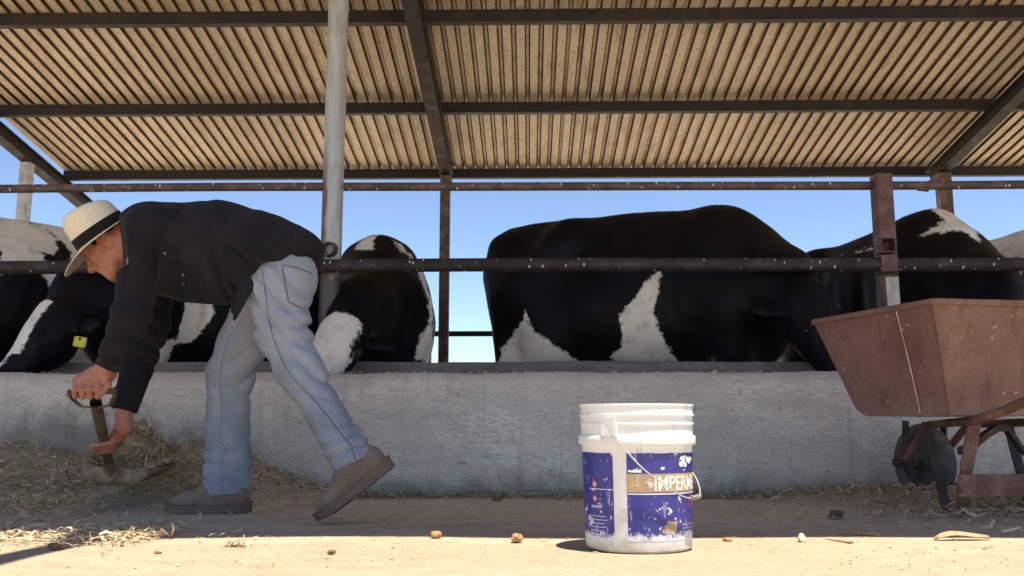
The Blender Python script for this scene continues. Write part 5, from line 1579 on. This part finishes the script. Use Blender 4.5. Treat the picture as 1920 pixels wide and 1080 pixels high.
def strands(name, n, place, mat, label=None, ln=(0.02, 0.09), wd=(0.0012, 0.004), tilt=0.35, seed=1, parent=None, dark=0.0):
    r = np.random.default_rng(seed)
    vs = np.zeros((n, 6, 3)); tone = np.zeros((n, 6))
    for i in range(n):
        c = np.asarray(place(r), float)
        L = r.uniform(*ln) * (0.5 + 0.5 * r.random()); w = r.uniform(*wd); w = w if r.random() < 0.85 else w * 2.4
        a = r.uniform(0, 6.283); el = r.normal(0, tilt)
        d = np.array((math.cos(a) * math.cos(el), math.sin(a) * math.cos(el), math.sin(el)))
        s = np.array((-math.sin(a), math.cos(a), r.normal(0, 0.7))); s /= np.linalg.norm(s)
        bend = np.array((0, 0, r.normal(0, 0.12) * L)) + s * r.normal(0, 0.12) * L
        lo_ = c[2] - 0.5 * L * abs(d[2])
        zf = max(0, c[3] + 0.001 - lo_) if len(c) > 3 else 0
        c = c[:3] + np.array((0, 0, zf))
        for j, t in enumerate((-0.5, 0.0, 0.5)):
            p = c + d * t * L + (bend if j == 1 else 0)
            k = 0.6 if j != 1 else 1.0
            vs[i, 2 * j] = p - s * w * k; vs[i, 2 * j + 1] = p + s * w * k
        tone[i, :] = np.clip(r.beta(2, 2.2) - dark, 0, 1)
    b = np.arange(n)[:, None] * 6
    fs = np.concatenate([b + np.array([[0, 1, 3, 2]]), b + np.array([[2, 3, 5, 4]])])
    o = mesh_obj(name, vs.reshape(-1, 3), fs, mat, parent, False, {'tone': tone.ravel()})
    if label: tag(o, label, kind='stuff')
    return o
def sheet(name, x0, x1, y0, y1, fn, step, label, seed=0):
    xs, ys = np.arange(x0, x1 + 1e-6, step), np.arange(y0, y1 + 1e-6, step)
    X, Y = np.meshgrid(xs, ys, indexing='ij')
    p = np.stack([X.ravel(), Y.ravel(), np.zeros(X.size)], 1)
    h = fn(p[:, 0], p[:, 1])
    ph = np.stack([p[:, 0], p[:, 1], 0 * h], 1)
    h = h + np.clip(h * 3, 0, 1) * (0.010 * waves(ph, 38, np.random.default_rng(seed), 9) + 0.006 * waves(ph, 95, np.random.default_rng(seed + 1), 9))
    p[:, 2] = np.where(h > 0.004, h, -0.02)
    ny = len(ys); i, j = np.meshgrid(np.arange(len(xs) - 1), np.arange(ny - 1), indexing='ij'); a = (i * ny + j).ravel()
    o = mesh_obj(name, p, np.stack([a, a + ny, a + ny + 1, a + 1], 1), M['mound'], None, True)
    return tag(o, label, kind='stuff')
def left_h(x, y):
    h = 0.25 * np.exp(-((y - WY - 0.05) / 0.36) ** 2) * np.clip((-1.62 - x) / 0.75, 0, 1) ** 0.8
    h = h + 0.035 * np.exp(-((y - 3.4) / 0.42) ** 2) * np.clip((-1.52 - x) / 0.4, 0, 1)
    h = h + 0.24 * np.exp(-((x + 1.52) / 0.34) ** 2 - ((y - 4.22) / 0.20) ** 2)
    h = h + 0.045 * np.exp(-((x + 1.15) / 0.28) ** 2 - ((y - 4.28) / 0.16) ** 2)
    return h - 0.006
def right_h(x, y):
    h = 0.075 * np.exp(-((x - 2.05) / 0.55) ** 2 - ((y - 4.05) / 0.32) ** 2) + 0.04 * np.exp(-((x - 1.35) / 0.32) ** 2 - ((y - 4.1) / 0.2) ** 2)
    h = h + 0.04 * np.exp(-((x - 1.9) / 0.55) ** 2 - ((y - 3.35) / 0.3) ** 2)
    return h - 0.006
sheet('straw_mound', -3.4, -0.75, 2.75, WY + 0.02, left_h, 0.022, 'brown heap of trampled straw and chaff by the left of the wall', 3)
sheet('straw_mound', 0.9, 3.2, 2.8, WY + 0.02, right_h, 0.022, 'brown straw litter heaped under the wheelbarrow', 6)
def pl_left(r):
    while True:
        x, y = r.uniform(-3.2, -0.85), r.uniform(2.75, WY - 0.01)
        h = float(left_h(np.array(x), np.array(y)))
        if r.random() < np.clip(h * 14 + 0.05, 0.02, 1): return x, y, max(0.004, h + 0.012 + r.uniform(0, 0.02)), max(0.0, h)
def pl_right(r):
    while True:
        x, y = r.uniform(0.7, 3.1), r.uniform(2.8, WY - 0.01)
        h = float(right_h(np.array(x), np.array(y)))
        if r.random() < np.clip(h * 26 + 0.03, 0.01, 1): return x, y, max(0.004, h + 0.010 + r.uniform(0, 0.016)), max(0.0, h)
def pl_foot(r):
    x = r.uniform(-1.4, 2.3); y = WY - abs(r.normal(0, 0.07)) - 0.012
    return x, y, 0.004 + abs(r.normal(0, 0.012)), 0.0
def pl_front(r):                   # golden straw spilling into the sun at the left
    x = -3.0 + 1.9 * r.random() ** 0.7; y = r.normal(2.86, 0.12) - 0.06 * (x + 2)
    return x, y, 0.005 + abs(r.normal(0, 0.008)), 0.0
def pl_thin(r):
    x, y = r.uniform(-2.6, 3.0), r.uniform(2.3, WY)
    return x, y, 0.005, 0.0
strands('straw_litter', 8000, pl_left, M['straw'], 'loose brown straw covering the heap at the left', seed=1, dark=0.0, wd=(0.001, 0.0032))
strands('straw_litter', 5200, pl_right, M['straw'], 'loose brown straw scattered round the wheelbarrow', seed=2, dark=0.08, wd=(0.001, 0.0032))
strands('straw_litter', 3400, pl_foot, M['straw'], 'line of straw along the foot of the wall', seed=3, dark=0.12, ln=(0.02, 0.07), tilt=0.3, wd=(0.001, 0.003))
strands('straw_litter', 3600, pl_front, M['straw'], 'golden straw lying in the sun at the left', seed=4, tilt=0.15, dark=-0.15, ln=(0.02, 0.08), wd=(0.0008, 0.0024))
strands('straw_litter', 1100, pl_thin, M['straw'], 'sparse straw bits strewn over the open ground', seed=5, tilt=0.08, ln=(0.01, 0.045), wd=(0.0006, 0.002))
# load on the shovel
def load_h(q, t): return 0.07 + 0.19 * math.exp(-((q - 0.15) / 0.6) ** 2) * math.exp(-((t - 0.5) / 0.33) ** 2)
def pl_load(r):
    q = r.uniform(-0.95, 0.95); t = r.uniform(0.05, 0.95)
    q = q * 1.05
    p = bl0 + bls * q * 0.155 + blf * t * 0.3 + blu * (0.066 * abs(q) ** 3.2 + load_h(q, t) * r.random() ** 0.5)
    return p[0], p[1], p[2]
strands('shovel_load', 3400, pl_load, M['straw'], 'load of straw and chaff lying on the shovel blade', seed=6, ln=(0.02, 0.10), tilt=0.55, dark=0.02, wd=(0.001, 0.0035))
vs, fs = [], []
for j in range(15):
    for i in range(21):
        q, t = 2 * i / 20 - 1, j / 14
        e = min(1, (1 - abs(q)) * 5, min(t, 1 - t) * 6)
        p = bl0 + bls * q * 0.15 + blf * (0.01 + t * 0.27) + blu * (0.066 * abs(q) ** 3.2 + 0.006 + load_h(q, t) * 0.75 * max(0, e) ** 0.5)
        vs.append(p + np.array((0, 0, 0.008)) * math.sin(i * 2.1 + j * 1.7))
for j in range(14):
    for i in range(20): a = j * 21 + i; fs.append((a, a + 1, a + 22, a + 21))
core = mesh_obj('shovel_load', [tuple(p) for p in vs], fs, M['mound'], None, True)
tag(core, 'packed dark core of the straw load on the shovel', kind='stuff')
# crumbs along the top edge of the wall
def pl_top(r):
    x = r.uniform(-3.0, 2.6); return x, WY + r.uniform(0.0, 0.10), WZ + 0.006, WZ
strands('feed_crumbs', 900, pl_top, M['straw'], 'crumbs of feed along the top of the manger wall', seed=7, ln=(0.006, 0.03), tilt=0.3, dark=-0.25, wd=(0.001, 0.003))

# ---- single clods, stones, stalks
def m_clod(name, c):
    m = Mat(name, 0.9, 0, 0.2); n = m.noise(m.co(), 60, 6, 0.7)
    m.color(m.mix(m.ramp(n, [(0.3, 0), (0.7, 1)]), tuple(x * 0.55 for x in c), c)); m.bump(n, 0.6, 0.006); return m.m
M['clod_o'] = m_clod('orange_clod', (0.5, 0.27, 0.12)); M['clod_y'] = m_clod('pale_clod', (0.68, 0.6, 0.4)); M['clod_d'] = m_clod('dark_clod', (0.2, 0.14, 0.09))
M['stalk'] = m_clod('dry_stalk', (0.4, 0.28, 0.16))
M['husk'] = m_clod('dry_husk', (0.5, 0.36, 0.2))
def clod(name, u, v, size, mat, label, cat, seed, flat=0.75):
    g = G(u, v); r = np.random.default_rng(seed)
    bm = bmesh.new(); bmesh.ops.create_icosphere(bm, subdivisions=3, radius=1)
    co = np.array([q.co[:] for q in bm.verts])
    d = 1 + 0.22 * waves(co, 3.0, r, 6) + 0.12 * waves(co, 8, r, 6)
    for q, k in zip(bm.verts, d):
        q.co = Vector((q.co.x * k * size * 1.0 + g[0], q.co.y * k * size + g[1], max(0.0, q.co.z * k * size * flat + size * flat * 0.8) + 0.001))
    o = bm_obj(name, bm, M[mat], None, True)
    return tag(o, label, cat, 'clods and stones on the sunlit ground')
clod('dung_clod', 818, 1010, 0.016, 'clod_o', 'orange brown clod at the shadow edge left of the bucket', 'clod', 1)
clod('dung_clod', 970, 1016, 0.017, 'clod_o', 'orange brown clod nearest the left side of the bucket', 'clod', 2)
clod('pale_stone', 1504, 1018, 0.014, 'clod_y', 'pale cream lump on the ground between bucket and wheelbarrow', 'stone', 3, 0.9)
clod('dung_clod', 1364, 1016, 0.013, 'clod_o', 'small flat rust brown clod just right of the bucket', 'clod', 4, 0.5)
clod('pebble', 622, 1038, 0.011, 'clod_d', 'dark pebble on the sunlit ground below the rear shoe', 'pebble', 5, 0.5)
clod('pebble', 103, 1032, 0.018, 'clod_d', 'dark clod among the golden straw at the left', 'pebble', 6, 0.6)
clod('pebble', 296, 1040, 0.009, 'clod_d', 'small dark pebble on bare sunlit ground below the front shoe', 'pebble', 7, 0.5)
clod('dung_clod', 933, 940, 0.022, 'clod_d', 'brown clod lying against the wall foot', 'clod', 8, 0.7)
clod('dung_clod', 1568, 970, 0.028, 'clod_d', 'larger brown clod on the straw left of the wheelbarrow feet', 'clod', 9, 0.5)
a, b = G(1572, 1005), G(1652, 1009)
o = tube('dry_stalk', [a + np.array((0, 0, 0.009)), (a + b) / 2 + np.array((0, 0.006, 0.011)), b + np.array((0, 0, 0.009))], [0.009, 0.0085, 0.007], M['stalk'], None, 10); tag(o, 'thick dry brown stalk lying near the wheelbarrow', 'stalk')
a, b = G(1548, 1014), G(1598, 1022)
o = tube('dry_stalk', [a + np.array((0, 0, 0.004)), (a + b) / 2 + np.array((0, 0.004, 0.006)), b + np.array((0, 0, 0.006))], [0.003, 0.003, 0.006], M['husk'], None, 8); tag(o, 'thin pale stick with knobbed end in the sun', 'stick')
def husk(u, v, ln, wd, ang, lift, label, mat='husk', lean=0.0):
    g = G(u, v); vs, fs = [], []
    n = 9
    for i in range(n):
        t = i / (n - 1); w = wd * math.sin(math.pi * (0.08 + 0.84 * t)) ** 0.7
        c = np.array((math.cos(ang), math.sin(ang) , 0)) * (t - 0.5) * ln; up_ = lean * t * ln + lift * math.sin(math.pi * t) + 0.004
        s = np.array((-math.sin(ang), math.cos(ang), 0.25))
        for q, dz in ((-1, 0.006), (0, 0.0), (1, 0.007)): vs.append(tuple(g + c + s * w * q + np.array((0, 0, up_ + dz + 0.003 * math.sin(7 * t)))))
    for i in range(n - 1):
        for k in range(2): a = i * 3 + k; fs.append((a, a + 1, a + 4, a + 3))
    o = mesh_obj('dry_husk', vs, fs, M[mat], None, True)
    m_ = o.modifiers.new('s', 'SOLIDIFY'); m_.thickness = 0.0012
    return tag(o, label, 'husk')
husk(1805, 1015, 0.17, 0.016, 0.12, 0.012, 'pale curled husk lying in the sun below the wheelbarrow')
husk(88, 905, 0.19, 0.020, 2.2, 0.01, 'dry leaf standing up against the wall at the left', 'stalk', lean=0.95)
def pl_tuft(r): 
    g = G(443, 1026); return g[0] + r.normal(0, 0.022), g[1] + r.normal(0, 0.016), 0.005 + abs(r.normal(0, 0.007)), 0.0
strands('straw_tuft', 70, pl_tuft, M['straw'], None, seed=9, ln=(0.02, 0.05), tilt=0.3, dark=-0.1, wd=(0.0008, 0.002))
tag(bpy.data.objects['straw_tuft'], 'little tuft of straw on the sunlit ground', kind='stuff')

# grit and crumbled dung over the open ground: far too many to count
def grit(n, seed):
    r = np.random.default_rng(seed); V, Fs, T = [], [], []
    for i in range(n):
        x, y = r.uniform(-2.4, 2.6), 2.2 + 2.1 * r.random() ** 1.4; s = 0.0012 + 0.005 * r.random() ** 4
        o = len(V); a0 = r.uniform(0, 6)
        for k in range(4): V.append((x + s * r.uniform(0.6, 1.4) * math.cos(a0 + k * 1.57), y + s * r.uniform(0.6, 1.4) * math.sin(a0 + k * 1.57), 0.0))
        V.append((x + s * r.uniform(-.3, .3), y + s * r.uniform(-.3, .3), 0.003 + s * r.uniform(0.2, 0.5)))
        t = r.random(); T += [t] * 5
        for k in range(4): Fs.append((o + k, o + (k + 1) % 4, o + 4))
    o = mesh_obj('grit', V, Fs, M['straw'], None, False, {'tone': np.array(T) * 0.75})
    tag(o, 'fine grit and crumbs strewn over the ground', kind='stuff')
grit(2600, 21)
